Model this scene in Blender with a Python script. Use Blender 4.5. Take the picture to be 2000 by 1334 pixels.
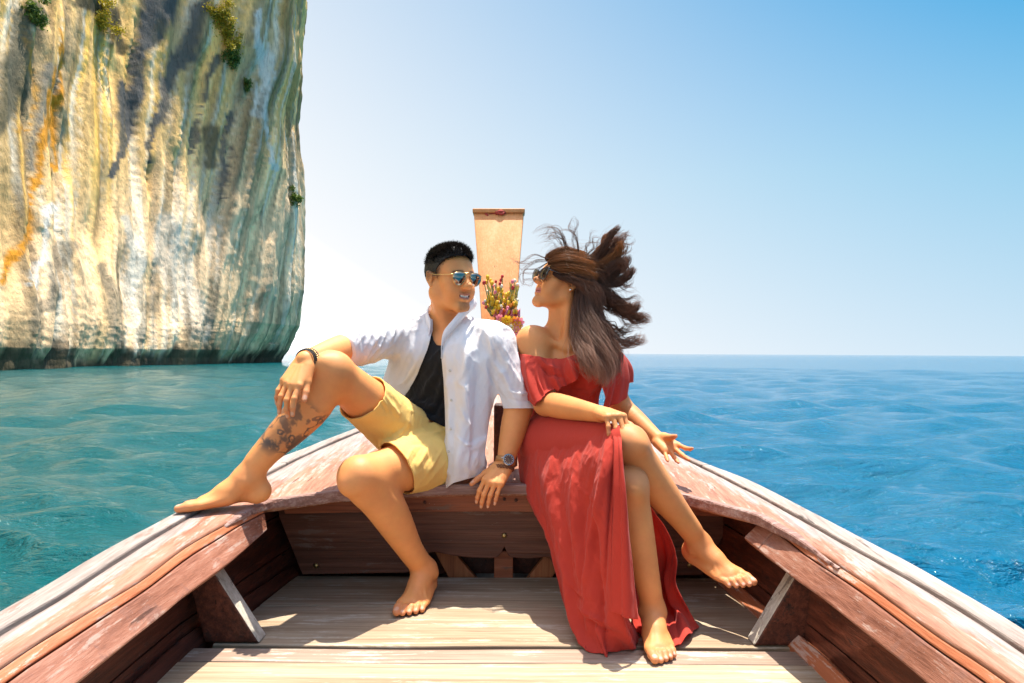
import bpy, bmesh, math, random
import numpy as np
from mathutils import Vector, Matrix

for o in list(bpy.data.objects):
    bpy.data.objects.remove(o)
scene = bpy.context.scene
col = scene.collection
random.seed(7)
rng = np.random.default_rng(11)
RAD = math.radians

# ------------------------------------------------------------------ camera
CAM_H = 1.15                      # metres above the sea
FPX = 2000 * 24 / 36.0            # focal length in pixels of a 2000 px wide frame
PITCH, ROLL = RAD(0.97), RAD(0.31)
c_f = np.array([0, math.cos(PITCH), math.sin(PITCH)])
u0 = np.array([0, -math.sin(PITCH), math.cos(PITCH)])
r0 = np.array([1.0, 0, 0])
c_r = math.cos(ROLL) * r0 + math.sin(ROLL) * u0
c_u = math.cos(ROLL) * u0 - math.sin(ROLL) * r0
CAM = np.array([0, 0, CAM_H])
cam_data = bpy.data.cameras.new('camera')
cam_data.lens = 24
cam_data.sensor_width = 36
cam_data.clip_start = 0.05
cam_data.clip_end = 20000
cam = bpy.data.objects.new('camera', cam_data)
col.objects.link(cam)
m = Matrix.Identity(4)
for i in range(3):
    m[i][0], m[i][1], m[i][2], m[i][3] = c_r[i], c_u[i], -c_f[i], CAM[i]
cam.matrix_world = m
scene.camera = cam

def ray(px, py):
    return c_f + (px - 1000) / FPX * c_r - (py - 667) / FPX * c_u

def P(px, py, Y):
    """point of the place seen at a pixel of the photograph, Y metres ahead"""
    d = ray(px, py)
    return CAM + d * (Y / d[1])

def PZ(px, py, a, b=0.0):
    """point seen at a pixel that lies on the plane z = a + b*Y"""
    d = ray(px, py)
    t = (CAM[2] - a) / (b * d[1] - d[2])
    return CAM + d * t

def proj(v):
    q = np.asarray(v) - CAM
    z = q @ c_f
    return 1000 + FPX * (q @ c_r) / z, 667 - FPX * (q @ c_u) / z

# ------------------------------------------------------------------ light
SUN_EL, SUN_AZ = RAD(78), RAD(24)     # azimuth from +Y towards +X
sd = Vector((math.sin(SUN_AZ) * math.cos(SUN_EL), math.cos(SUN_AZ) * math.cos(SUN_EL), math.sin(SUN_EL)))
sun_data = bpy.data.lights.new('sun', 'SUN')
sun_data.energy = 2.75
sun_data.angle = RAD(0.53)
sun_data.color = (1.0, 0.93, 0.82)
sun = bpy.data.objects.new('sun', sun_data)
sun.rotation_euler = sd.to_track_quat('Z', 'Y').to_euler()
sun.location = (0, 0, 30)
col.objects.link(sun)

world = bpy.data.worlds.new('World')
scene.world = world
world.use_nodes = True
nt = world.node_tree
nt.nodes.clear()
wout = nt.nodes.new('ShaderNodeOutputWorld')
bg = nt.nodes.new('ShaderNodeBackground')
sky = nt.nodes.new('ShaderNodeTexSky')
sky.sky_type = 'NISHITA'
sky.sun_disc = False
sky.sun_elevation = SUN_EL
sky.sun_rotation = SUN_AZ
sky.air_density = 1.6
sky.dust_density = 1.5
sky.ozone_density = 3.0
bg.inputs['Strength'].default_value = 0.15
# sea haze: the sky pales towards the horizon, more so on the side of the cliff
tc = nt.nodes.new('ShaderNodeTexCoord')
sep = nt.nodes.new('ShaderNodeSeparateXYZ')
nt.links.new(tc.outputs['Generated'], sep.inputs[0])
zc = nt.nodes.new('ShaderNodeMath'); zc.operation = 'MAXIMUM'; zc.inputs[1].default_value = 0.24
nt.links.new(sep.outputs['Z'], zc.inputs[0])
vc_ = nt.nodes.new('ShaderNodeCombineXYZ')
nt.links.new(sep.outputs['X'], vc_.inputs[0]); nt.links.new(sep.outputs['Y'], vc_.inputs[1]); nt.links.new(zc.outputs[0], vc_.inputs[2])
vn_ = nt.nodes.new('ShaderNodeVectorMath'); vn_.operation = 'NORMALIZE'
nt.links.new(vc_.outputs[0], vn_.inputs[0]); nt.links.new(vn_.outputs[0], sky.inputs['Vector'])
def wmath(op, a, b=None, clamp=False):
    n = nt.nodes.new('ShaderNodeMath'); n.operation = op; n.use_clamp = clamp
    for k, s in enumerate((a, b)):
        if s is None: continue
        if isinstance(s, (int, float)): n.inputs[k].default_value = s
        else: nt.links.new(s, n.inputs[k])
    return n.outputs[0]
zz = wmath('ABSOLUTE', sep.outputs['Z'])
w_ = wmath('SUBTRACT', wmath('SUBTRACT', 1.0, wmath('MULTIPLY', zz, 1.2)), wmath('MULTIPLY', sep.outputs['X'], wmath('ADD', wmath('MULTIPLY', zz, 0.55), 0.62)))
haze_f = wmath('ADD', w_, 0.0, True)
glow = wmath('ADD', wmath('MULTIPLY', wmath('MAXIMUM', wmath('SUBTRACT', w_, 1.0), 0.0), 5.0), 1.0)  # extra brightness low on the left, added as fill light
def wmix(f, a, b_, blend='MIX'):
    n = nt.nodes.new('ShaderNodeMix'); n.data_type = 'RGBA'; n.blend_type = blend
    for key, s in (('Factor', f), ('A', a), ('B', b_)):
        if hasattr(s, 'is_output'): nt.links.new(s, n.inputs[key])
        else: n.inputs[key].default_value = s
    return n.outputs['Result']
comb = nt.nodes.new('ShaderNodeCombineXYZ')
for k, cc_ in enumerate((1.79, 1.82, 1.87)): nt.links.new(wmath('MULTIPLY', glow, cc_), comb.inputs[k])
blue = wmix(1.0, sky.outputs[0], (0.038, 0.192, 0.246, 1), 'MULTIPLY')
# the sky round the high sun is pale, brightened further as added fill light
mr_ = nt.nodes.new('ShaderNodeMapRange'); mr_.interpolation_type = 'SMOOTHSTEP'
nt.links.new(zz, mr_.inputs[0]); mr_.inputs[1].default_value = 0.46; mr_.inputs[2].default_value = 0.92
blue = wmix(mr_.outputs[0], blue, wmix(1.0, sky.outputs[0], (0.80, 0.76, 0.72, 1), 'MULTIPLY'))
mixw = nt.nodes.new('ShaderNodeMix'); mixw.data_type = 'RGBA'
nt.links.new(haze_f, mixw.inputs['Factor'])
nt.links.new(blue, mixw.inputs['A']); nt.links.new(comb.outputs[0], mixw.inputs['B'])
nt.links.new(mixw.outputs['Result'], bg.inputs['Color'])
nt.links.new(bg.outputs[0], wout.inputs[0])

scene.view_settings.view_transform = 'Standard'
scene.view_settings.look = 'None'
scene.view_settings.exposure = 1.85
scene.view_settings.gamma = 1.0
scene.view_settings.use_curve_mapping = False
scene.render.engine = 'CYCLES'
scene.cycles.max_bounces = 8
scene.cycles.transparent_max_bounces = 12
scene.cycles.use_denoising = True

# ------------------------------------------------------------------ helpers
def tag(o, label=None, cat=None, group=None, kind=None):
    for k, v in (('label', label), ('category', cat), ('group', group), ('kind', kind)):
        if v: o[k] = v
    return o

def thing(name, label, cat, loc=(0, 0, 0), group=None):
    o = bpy.data.objects.new(name, None)
    o.empty_display_size = 0.1
    o.location = [float(x) for x in loc]
    col.objects.link(o)
    return tag(o, label, cat, group)

def link(name, me, mat=None, parent=None, smooth=True):
    o = bpy.data.objects.new(name, me)
    col.objects.link(o)
    if mat is not None and not me.materials: me.materials.append(mat)
    if smooth:
        me.polygons.foreach_set('use_smooth', np.ones(len(me.polygons), bool))
    if parent is not None:
        o.parent = parent
        o.location = -parent.location
    return o

def mesh_np(name, v, f, mat=None, parent=None, smooth=True, colors=None):
    """mesh from arrays; f is (n,4) or (n,3)"""
    v = np.asarray(v, np.float32); f = np.asarray(f, np.int32)
    me = bpy.data.meshes.new(name)
    k = f.shape[1]
    me.vertices.add(len(v)); me.vertices.foreach_set('co', v.ravel())
    me.loops.add(f.size); me.loops.foreach_set('vertex_index', f.ravel())
    me.polygons.add(len(f)); me.polygons.foreach_set('loop_start', np.arange(0, f.size, k, dtype=np.int32))
    me.polygons.foreach_set('loop_total', np.full(len(f), k, np.int32))
    me.update(calc_edges=True)
    me.validate()
    if colors is not None: set_col(me, colors)
    return link(name, me, mat, parent, smooth)

def set_col(me, c, name='Col'):
    c = np.asarray(c, np.float32)
    if c.shape[1] == 3: c = np.hstack([c, np.ones((len(c), 1), np.float32)])
    a = me.color_attributes.new(name, 'FLOAT_COLOR', 'POINT')
    a.data.foreach_set('color', c.ravel())

def grid_faces(nu, nv, wrap_u=False):
    """faces of a grid of nv rows by nu columns (row major)"""
    cu = nu if wrap_u else nu - 1
    i, j = np.meshgrid(np.arange(cu), np.arange(nv - 1))
    i = i.ravel(); j = j.ravel(); i2 = (i + 1) % nu
    return np.stack([j * nu + i, j * nu + i2, (j + 1) * nu + i2, (j + 1) * nu + i], 1)

def catmull(pts, n, closed=False):
    """n points on a Catmull-Rom curve through pts, even in parameter"""
    p = np.asarray(pts, float)
    k = len(p)
    if closed:
        q = np.vstack([p[-1:], p, p[:2]]); segs = k
    else:
        q = np.vstack([2 * p[:1] - p[1:2], p, 2 * p[-1:] - p[-2:-1]]); segs = k - 1
    t = np.linspace(0, segs, n, endpoint=not closed)
    i = np.minimum(t.astype(int), segs - 1); f = (t - i)[:, None]
    a, b, c, d = q[i], q[i + 1], q[i + 2], q[i + 3]
    return 0.5 * (2 * b + (c - a) * f + (2 * a - 5 * b + 4 * c - d) * f**2 + (3 * b - a - 3 * c + d) * f**3)

_tab = rng.random(1 << 16).astype(np.float32)
def vnoise(p, seed=0):
    """value noise, 0..1, for an (n,3) array"""
    p = np.asarray(p, np.float64)
    i = np.floor(p).astype(np.int64); f = p - i
    f = f * f * (3 - 2 * f)
    def h(a, b, c):
        x = (a * 73856093) ^ (b * 19349663) ^ (c * 83492791) ^ (seed * 2654435)
        x = (x ^ (x >> 13)) * 1274126177
        return _tab[(x ^ (x >> 16)) & 0xFFFF]
    r = 0
    for dx in (0, 1):
        wx = f[:, 0] if dx else 1 - f[:, 0]
        for dy in (0, 1):
            wy = f[:, 1] if dy else 1 - f[:, 1]
            for dz in (0, 1):
                wz = f[:, 2] if dz else 1 - f[:, 2]
                r = r + wx * wy * wz * h(i[:, 0] + dx, i[:, 1] + dy, i[:, 2] + dz)
    return r

_ROT = np.array(Matrix.Rotation(.9, 3, 'X') @ Matrix.Rotation(.7, 3, 'Y') @ Matrix.Rotation(1.1, 3, 'Z'))
def fbm(p, octaves=4, seed=0, gain=0.5):
    p = np.asarray(p, float) @ _ROT; a, r, tot = 1.0, 0, 0
    for k in range(octaves):
        r = r + a * vnoise(p, seed + k); tot += a; a *= gain; p = (p @ _ROT) * 2.03
    return r / tot

def unit(v):
    v = np.asarray(v, float); return v / np.linalg.norm(v)

def smoothstep(a, b, x):
    t = np.clip((x - a) / (b - a), 0, 1); return t * t * (3 - 2 * t)

def tube(pts, radii, sides=8, closed=False, cap=True):
    """vertices and quads of a tube along points"""
    p = np.asarray(pts, float); n = len(p)
    r = np.broadcast_to(np.asarray(radii, float), (n,))
    if closed: t = np.roll(p, -1, 0) - np.roll(p, 1, 0)
    else: t = np.gradient(p, axis=0)
    t /= np.linalg.norm(t, axis=1)[:, None] + 1e-12
    up = np.array([0, 0, 1.0]) if abs(t[0, 2]) < 0.9 else np.array([1.0, 0, 0])
    a = np.cross(up, t[0]); a /= np.linalg.norm(a)
    A = []
    for k in range(n):
        a = a - t[k] * (a @ t[k]); a /= np.linalg.norm(a); A.append(a)
    A = np.array(A); B = np.cross(t, A)
    th = np.linspace(0, 2 * math.pi, sides, endpoint=False)
    v = p[:, None] + r[:, None, None] * (np.cos(th)[None, :, None] * A[:, None] + np.sin(th)[None, :, None] * B[:, None])
    v = v.reshape(-1, 3)
    f = grid_faces(sides, n, True)
    if closed:
        i = np.arange(sides); j = (i + 1) % sides
        f = np.vstack([f, np.stack([(n - 1) * sides + i, (n - 1) * sides + j, j, i], 1)])
    elif cap:
        v = np.vstack([v, p[:1], p[-1:]])
        i = np.arange(sides); j = (i + 1) % sides; c0 = n * sides
        f = np.vstack([f, np.stack([np.full(sides, c0), j, i, i], 1), np.stack([np.full(sides, c0 + 1), (n-1)*sides + i, (n-1)*sides + j, (n-1)*sides + j], 1)])
    return v, f

def quads_to_mesh(name, v, f, mat=None, parent=None, smooth=True, colors=None):
    """like mesh_np but copes with quads that repeat their last corner"""
    me = bpy.data.meshes.new(name)
    fl = [tuple(q) if q[3] != q[2] else tuple(q[:3]) for q in np.asarray(f).tolist()]
    me.from_pydata(np.asarray(v, float).tolist(), [], fl)
    me.update()
    if colors is not None: set_col(me, colors)
    return link(name, me, mat, parent, smooth)

def join(parts):
    V, F, n = [], [], 0
    for v, f in parts:
        V.append(v); F.append(np.asarray(f) + n); n += len(v)
    return np.vstack(V), np.vstack(F)

def box_between(c8):
    """6 quads of a hexahedron with corners 0-3 bottom loop, 4-7 top loop"""
    return np.array(c8, float), np.array([[3, 2, 1, 0], [4, 5, 6, 7], [0, 1, 5, 4], [1, 2, 6, 5], [2, 3, 7, 6], [3, 0, 4, 7]])

def add_bevel(o, w=0.004, seg=2):
    b = o.modifiers.new('bevel', 'BEVEL'); b.width = w; b.segments = seg; b.limit_method = 'ANGLE'; b.angle_limit = RAD(40)
    return o

def add_solid(o, t, offset=-1.0):
    s = o.modifiers.new('solid', 'SOLIDIFY'); s.thickness = t; s.offset = offset
    return o

# ------------------------------------------------------------------ materials
def L(r, g, b):
    """sRGB 0-255 to linear"""
    def c(x):
        x /= 255.0
        return x / 12.92 if x <= 0.04045 else ((x + 0.055) / 1.055) ** 2.4
    return (c(r), c(g), c(b), 1.0)

class NT:
    def __init__(s, name):
        s.m = bpy.data.materials.new(name); s.m.use_nodes = True
        s.t = s.m.node_tree; s.t.nodes.clear()
        s.out = s.n('ShaderNodeOutputMaterial')
    def n(s, typ, **kw):
        x = s.t.nodes.new(typ)
        for k, v in kw.items(): setattr(x, k, v)
        return x
    def l(s, a, b): s.t.links.new(a, b)
    def set(s, sock, v):
        if hasattr(v, 'is_output'): s.l(v, sock)
        else: sock.default_value = v
    def math(s, op, a, b=0.0, clamp=False):
        x = s.n('ShaderNodeMath', operation=op, use_clamp=clamp); s.set(x.inputs[0], a); s.set(x.inputs[1], b); return x.outputs[0]
    def mix(s, f, a, b, blend='MIX'):
        x = s.n('ShaderNodeMix', data_type='RGBA', blend_type=blend, clamp_factor=True)
        s.set(x.inputs['Factor'], f); s.set(x.inputs['A'], a); s.set(x.inputs['B'], b); return x.outputs['Result']
    def coord(s, kind='Object', scale=(1, 1, 1), rot=(0, 0, 0)):
        tc = s.n('ShaderNodeTexCoord'); mp = s.n('ShaderNodeMapping')
        mp.inputs['Scale'].default_value = scale; mp.inputs['Rotation'].default_value = rot
        s.l(tc.outputs[kind], mp.inputs[0]); return mp.outputs[0]
    def noise(s, vec, scale, detail=4, rough=0.55, dist=0.0):
        x = s.n('ShaderNodeTexNoise'); s.l(vec, x.inputs['Vector'])
        x.inputs['Scale'].default_value = scale; x.inputs['Detail'].default_value = detail
        x.inputs['Roughness'].default_value = rough; x.inputs['Distortion'].default_value = dist
        return x.outputs['Fac']
    def ramp(s, f, stops, interp='LINEAR'):
        x = s.n('ShaderNodeValToRGB'); x.color_ramp.interpolation = interp
        e = x.color_ramp.elements
        while len(e) < len(stops): e.new(0.5)
        for k, (p, c) in enumerate(stops):
            e[k].position = p; e[k].color = c if len(c) == 4 else (*c, 1)
        s.l(f, x.inputs[0]); return x.outputs['Color']
    def attr(s, name='Col'):
        x = s.n('ShaderNodeAttribute', attribute_name=name); return x.outputs['Color']
    def bump(s, h, strength=0.3, dist=0.01):
        x = s.n('ShaderNodeBump'); s.l(h, x.inputs['Height'])
        x.inputs['Strength'].default_value = strength; x.inputs['Distance'].default_value = dist; return x.outputs[0]
    def bsdf(s, **kw):
        x = s.n('ShaderNodeBsdfPrincipled')
        for k, v in kw.items(): s.set(x.inputs[k.replace('_', ' ')], v)
        return x
    def done(s, sh):
        s.l(sh.outputs[0] if hasattr(sh, 'outputs') else sh, s.out.inputs[0]); return s.m

def wood(name, stops, axis='Y', rough=0.55, wear=None, wear_amt=0.5, scale=1.0, bump=0.35, stain=None, specks=.28, warp=.5):
    """weathered wood, grain along one axis of the place"""
    t = NT(name)
    def g(across, along, detail, rgh, dist, off=0):
        st = {'X': (along, across, across), 'Y': (across, along, across), 'Z': (across, across, along)}[axis]
        return t.noise(t.coord('Object', tuple(x * scale for x in st)), 1.0, detail, rgh, dist)
    g1 = g(75, 2.2, 7, .68, warp * .4)            # fine grain
    g2 = g(11, .8, 5, .62, warp)                  # broad bands
    g3 = g(240, 5, 3, .6, 0)                      # fibres
    crack = g(38, .9, 4, .55, .2)
    big = g(16, 4.5, 10, .74, .2)                 # flaking
    f = t.math('ADD', t.math('ADD', t.math('MULTIPLY', g1, .48), t.math('MULTIPLY', g2, .36)), t.math('MULTIPLY', g3, .16))
    c = t.ramp(f, [(.5 + (p_ - .5) * .72, cc) for p_, cc in stops])
    oi = t.n('ShaderNodeObjectInfo')
    tone = t.math('ADD', t.math('MULTIPLY', oi.outputs['Random'], 0.25), 0.87)
    hs = t.n('ShaderNodeHueSaturation'); t.l(c, hs.inputs['Color']); t.l(tone, hs.inputs['Value']); c = hs.outputs[0]
    if wear:
        wf = t.math('ADD', t.math('MULTIPLY', big, .66), t.math('MULTIPLY', g1, .34))
        p0 = .475 + .13 * (1 - wear_amt)
        wm = t.ramp(wf, [(p0, (0, 0, 0)), (p0 + .035, (.85, .85, .85))])
        c = t.mix(wm, c, wear)
    if stain:
        sp = t.noise(t.coord('Object', (1, 1, 1)), 9.0, 8, 0.72, 0.4)
        c = t.mix(t.ramp(sp, [(0.54, (0, 0, 0)), (0.62, (1, 1, 1))]), c, stain)
    # drying cracks along the grain
    dark = tuple(x * .35 for x in stops[0][1]) + (1,)
    c = t.mix(t.ramp(crack, [(.300, (.75, .75, .75)), (.335, (0, 0, 0))]), c, dark)
    # small pale nicks and salt specks
    vo = t.n('ShaderNodeTexVoronoi'); t.l(t.coord('Object'), vo.inputs['Vector']); vo.inputs['Scale'].default_value = 90
    sp = t.math('MULTIPLY', t.math('LESS_THAN', t.math('ADD', vo.outputs['Distance'], t.math('MULTIPLY', g2, .35)), 0.24), t.math('GREATER_THAN', big, 0.52))
    c = t.mix(t.math('MULTIPLY', sp, specks), c, (0.55, 0.5, 0.46, 1))
    r = t.math('ADD', t.math('MULTIPLY', g1, 0.3), rough - 0.12)
    b = t.bsdf(Base_Color=c, Roughness=r, Specular_IOR_Level=.35, Normal=t.bump(t.math('ADD', t.math('ADD', g1, t.math('MULTIPLY', g3, .4)), t.math('MULTIPLY', crack, .5)), bump * 1.4, 0.005))
    return t.done(b)

def plain(name, colr, rough=0.5, metal=0.0, var=0.12, scale=40, **kw):
    t = NT(name)
    nz = t.noise(t.coord('Object'), scale, 3)
    c = t.mix(t.math('MULTIPLY', nz, var * 2), colr, tuple(x * 0.55 for x in colr[:3]) + (1,))
    b = t.bsdf(Base_Color=c, Roughness=rough, Metallic=metal, **kw)
    return t.done(b)
# ================================================================== sea
def build_sea():
    # rings around the boat: fine near the viewer, coarse at the horizon
    r = np.concatenate([np.geomspace(0.6, 60, 350), np.geomspace(62, 9000, 50)])
    th = np.concatenate([np.linspace(RAD(-56), RAD(56), 600), np.linspace(RAD(60), RAD(300), 60)])
    R, T = np.meshgrid(r, th, indexing='ij')
    X = R * np.sin(T); Y = R * np.cos(T)
    Z = np.zeros_like(X)
    g = np.random.default_rng(5)
    step = np.gradient(r)[:, None] * np.ones_like(X)
    step = np.maximum(step, R * RAD(0.16))
    wx, wy = X.copy(), Y.copy()
    X0, Y0 = X.copy(), Y.copy()
    for k in range(46):
        lam = 0.22 * 1.115 ** k
        if lam > 9: break
        a = (0.0145 * lam ** 0.74) * (0.32 if lam > 2.2 else 1)
        ang = RAD(200) + g.normal(0, 0.62)
        kx, ky = math.sin(ang) * 2 * math.pi / lam, math.cos(ang) * 2 * math.pi / lam
        fade = 1 - smoothstep(0.12, 0.42, step / lam)
        ph = kx * X0 + ky * Y0 + g.uniform(0, 6.28)
        # gusts: patches where the chop is stronger
        env = 0.6 + 0.8 * (0.5 + 0.5 * np.sin(X0 * 0.9 / (lam + .4) + k) * np.sin(Y0 * 0.7 / (lam + .4) + 2 * k))
        a = a * fade * env
        Z += a * np.cos(ph)
        wx -= 0.8 * a * np.sin(ang) * np.sin(ph); wy -= 0.8 * a * np.cos(ang) * np.sin(ph)
    v = np.stack([wx, wy, Z], -1).reshape(-1, 3)
    nr, nth = R.shape
    f = grid_faces(nth, nr, True)[:, ::-1]
    t = NT('sea_water')
    geo = t.n('ShaderNodeNewGeometry')
    sp = t.n('ShaderNodeSeparateXYZ'); t.l(geo.outputs['Position'], sp.inputs[0])
    # shallow green water beside the rock, deep blue away from it
    bearing = t.math('DIVIDE', sp.outputs['X'], t.math('ADD', t.math('MAXIMUM', sp.outputs['Y'], 0.0), 1.5))
    big = t.noise(geo.outputs['Position'], 0.16, 3)
    f1 = t.math('ADD', bearing, t.math('MULTIPLY', t.math('SUBTRACT', big, 0.5), 0.25))
    mr = t.n('ShaderNodeMapRange', interpolation_type='SMOOTHSTEP'); t.l(f1, mr.inputs[0])
    mr.inputs[1].default_value = -0.50; mr.inputs[2].default_value = 0.22
    c = t.ramp(mr.outputs[0], [(0.0, (0.0004, 0.072, 0.079)), (0.45, (0.0016, 0.090, 0.115)), (1.0, (0.0022, 0.090, 0.172))])
    mp = t.n('ShaderNodeMapping'); mp.inputs['Scale'].default_value = (0.8, 1.6, 1); t.l(geo.outputs['Position'], mp.inputs[0])
    n1 = t.noise(mp.outputs[0], 3.0, 6, 0.62, 0.8)
    n2 = t.noise(mp.outputs[0], 11, 4, 0.6, 0.4)
    # a few thin flecks of foam
    n3 = t.noise(mp.outputs[0], 3.4, 7, 0.68, 1.3)
    fo = t.ramp(n3, [(0.735, (0, 0, 0)), (0.78, (1, 1, 1))])
    c = t.mix(fo, c, (0.55, 0.66, 0.68, 1))
    h = t.math('ADD', t.math('MULTIPLY', n1, 0.7), t.math('MULTIPLY', n2, 0.36))
    b = t.bsdf(Base_Color=c, Roughness=0.09, IOR=1.33, Specular_IOR_Level=0.27, Normal=t.bump(h, 1.0, 0.12))
    o = mesh_np('water', v, f, t.done(b))
    tag(o, 'calm choppy sea, teal beside the rock and deep blue to the right', None, None, 'structure')
build_sea()

# ================================================================== cliff
def build_cliff():
    plan = [P(-420, 716, 27), P(-150, 716, 34), P(0, 716, 39.5), P(120, 715, 45), P(250, 714, 52), P(380, 712, 60), P(480, 709, 67.5),
            P(535, 707, 73), P(556, 706, 78), P(556, 705, 86), P(520, 704, 95), P(400, 703, 118)]
    plan = np.array([[-34.5, -14, 0], [-36, 2, 0], [-37.2, 14, 0]] + [p.tolist() for p in plan])[:, :2]
    nu, nv = 540, 400
    dense = catmull(plan, 4000)
    s = np.concatenate([[0], np.cumsum(np.linalg.norm(np.diff(dense, axis=0), axis=1))])
    # more columns where the face is seen
    s0 = s[np.argmin(np.linalg.norm(dense - plan[3], axis=1))]; Lc = s[-1] - s0
    tt = np.interp(np.linspace(0, 1, nu), [0, .045, .12, .77, 1], [0, s0, s0 + .04 * Lc, s0 + .93 * Lc * .85, s[-1]])
    bx, by = np.interp(tt, s, dense[:, 0]), np.interp(tt, s, dense[:, 1])
    tx, ty = np.gradient(bx), np.gradient(by); ln = np.hypot(tx, ty)
    nx, ny = ty / ln, -tx / ln                                    # outward (towards the viewer / right)
    z = np.concatenate([np.linspace(-0.8, 4, 90), np.linspace(4.06, 44, nv - 90)])
    zz, uu = np.meshgrid(z, np.arange(nu), indexing='ij')
    U = tt[uu] - s0
    # outline of the right-hand edge, from the waterline up
    ez = [-0.8, 0.3, 1.4, 2.8, 4.8, 8, 13, 19, 22.2, 24, 27, 31, 34.6, 37.5, 44]
    ex = [-0.9, -0.85, -0.1, 0.85, 1.6, 1.85, 1.95, 2.0, 1.5, 1.2, 1.6, 1.7, 2.1, 2.75, 3.0]
    shift = np.interp(zz, ez, ex)
    edge = smoothstep(0.15, 0.70, U / Lc) * 0.65 + 0.35
    inb = np.interp(zz, [-0.8, 0.6, 1.3, 3.0, 8, 44], [-0.25, -0.2, 0.0, -0.2, -1.5, -10.4])
    D = inb.copy()
    Wp = U - (0.34 - 0.26 * U / Lc) * zz + 1.6 * fbm(np.stack([U * .1, zz * .1, 0 * U], -1).reshape(-1, 3), 3, 3).reshape(U.shape)
    zw = zz + 7 * (fbm(np.stack([U * .22, zz * .09, 0 * U], -1).reshape(-1, 3), 3, 300).reshape(U.shape) - .5) + .55 * U
    def nz(a, b, o, seed, src=Wp):
        return fbm(np.stack([src * a, zw * b, 0 * U], -1).reshape(-1, 3), o, seed).reshape(U.shape)
    flute = nz(0.55, 0.045, 4, 20)
    fine = nz(2.6, 0.22, 4, 40)
    rock = nz(0.16, 0.07, 5, 60)
    crag = nz(1.6, 0.22, 4, 80)
    drip = np.abs(nz(1.7, 0.10, 3, 90) - 0.5) * 2
    low = 1 - smoothstep(3, 16, zz)
    D = D + 2.3 * (flute - .5) + 0.30 * (fine - .5) * (0.7 + 0.9 * low) + 2.6 * (rock - .5) + 0.12 * (crag - .5) + 0.22 * (drip - .4) * (0.5 + low)
    led = nz(0.12, 0.5, 3, 120, U)
    D = D - 0.5 * smoothstep(.64, .74, nz(0.9, 0.08, 3, 140)) * (zz > 2)
    X = bx[uu] + nx[uu] * D + 0.02 * 0
    Y = by[uu] + ny[uu] * D
    # settle the right-hand outline
    px, py = proj(np.stack([X, Y, zz], -1).reshape(-1, 3)); px = px.reshape(X.shape); py = py.reshape(X.shape)
    px = np.where(Y > 20, px, -1e6); im = px.argmax(1); mx = px.max(1); my = py[np.arange(nv), im]
    want = np.interp(my, [-200, -100, 0, 30, 60, 130, 200, 260, 290, 330, 360, 470, 560, 600, 630, 660, 690, 706, 730], [618, 612, 607, 600, 596, 590, 590, 583, 587, 594, 597, 596, 594, 591, 585, 576, 560, 548, 545])
    dl = (want - mx) / FPX * Y[np.arange(nv), im]
    ker = np.ones(31) / 31; dl = np.convolve(np.pad(dl, 15, 'edge'), ker, 'valid')
    X = X + dl[:, None] * smoothstep(0.30, 0.46, U / Lc)
    v = np.stack([X, Y, zz], -1).reshape(-1, 3)
    # ---- mineral stains of the limestone (pigment)
    px, py = proj(v)
    w1 = (fbm(v * np.array([.5, .5, .25]), 4, 7) - .5)
    w2 = (fbm(v * np.array([2.0, 2.0, .5]), 4, 9) - .5)
    qx, qy = px + 60 * w1 + 22 * w2, py + 20 * w1
    f1 = flute.ravel(); f2 = fine.ravel(); f3 = rock.ravel(); f4 = crag.ravel()
    A = np.array
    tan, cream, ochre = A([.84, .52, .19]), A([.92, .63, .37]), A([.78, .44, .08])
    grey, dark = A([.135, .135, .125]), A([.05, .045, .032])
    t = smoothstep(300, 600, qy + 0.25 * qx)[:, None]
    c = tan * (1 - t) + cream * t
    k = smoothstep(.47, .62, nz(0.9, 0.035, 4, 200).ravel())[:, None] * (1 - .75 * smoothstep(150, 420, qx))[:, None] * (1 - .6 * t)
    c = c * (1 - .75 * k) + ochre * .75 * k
    k = smoothstep(.50, .66, nz(0.7, 0.04, 4, 220).ravel())[:, None] * .55 * (1 - 0.5 * t)
    c = c * (1 - k) + grey * 1.15 * k
    k = smoothstep(.54, .70, nz(2.1, 0.07, 4, 240).ravel())[:, None] * .6
    c = c * (1 - k) + A([.70, .66, .56]) * k
    st_ = nz(3.2, 0.05, 4, 330).ravel(); c = c * (0.80 + 0.40 * smoothstep(.34, .66, st_))[:, None]
    st_ = nz(1.3, 0.03, 3, 350).ravel(); c = c * (1 - .45 * smoothstep(.55, .68, st_))[:, None]
    def band(pts, w, colr, a):
        nonlocal c
        p = np.array(pts, float); best = np.full(len(v), 1e9); ww = np.full(len(v), 1.0)
        for i in range(len(p) - 1):
            d = p[i + 1] - p[i]; tq = np.clip(((qx - p[i, 0]) * d[0] + (qy - p[i, 1]) * d[1]) / (d @ d), 0, 1)
            dist = np.hypot(qx - p[i, 0] - tq * d[0], qy - p[i, 1] - tq * d[1])
            wi = w[i] + (w[i + 1] - w[i]) * tq
            m = dist / wi < best / ww
            best = np.where(m, dist, best); ww = np.where(m, wi, ww)
        k = (a * (1 - smoothstep(.55, 1.15, best / ww)))[:, None] * (0.88 + .35 * f2[:, None])
        k = np.clip(k, 0, 1)
        c = c * (1 - k) + np.array(colr) * k
    G = [.095, .092, .088]
    band([(318, -30), (305, 40), (272, 111), (246, 222), (222, 345)], [30, 32, 26, 22, 8], G, .95)
    band([(392, 0), (375, 60), (340, 135), (310, 222), (284, 315)], [16, 24, 18, 12, 6], G, .9)
    band([(415, 110), (392, 230), (370, 300)], [10, 10, 4], G, .8)
    band([(455, 225), (436, 320), (424, 395)], [9, 11, 4], G, .8)
    band([(60, 20), (35, 120), (5, 225), (-30, 300)], [26, 44, 30, 16], [.085, .08, .05], .85)
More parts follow.
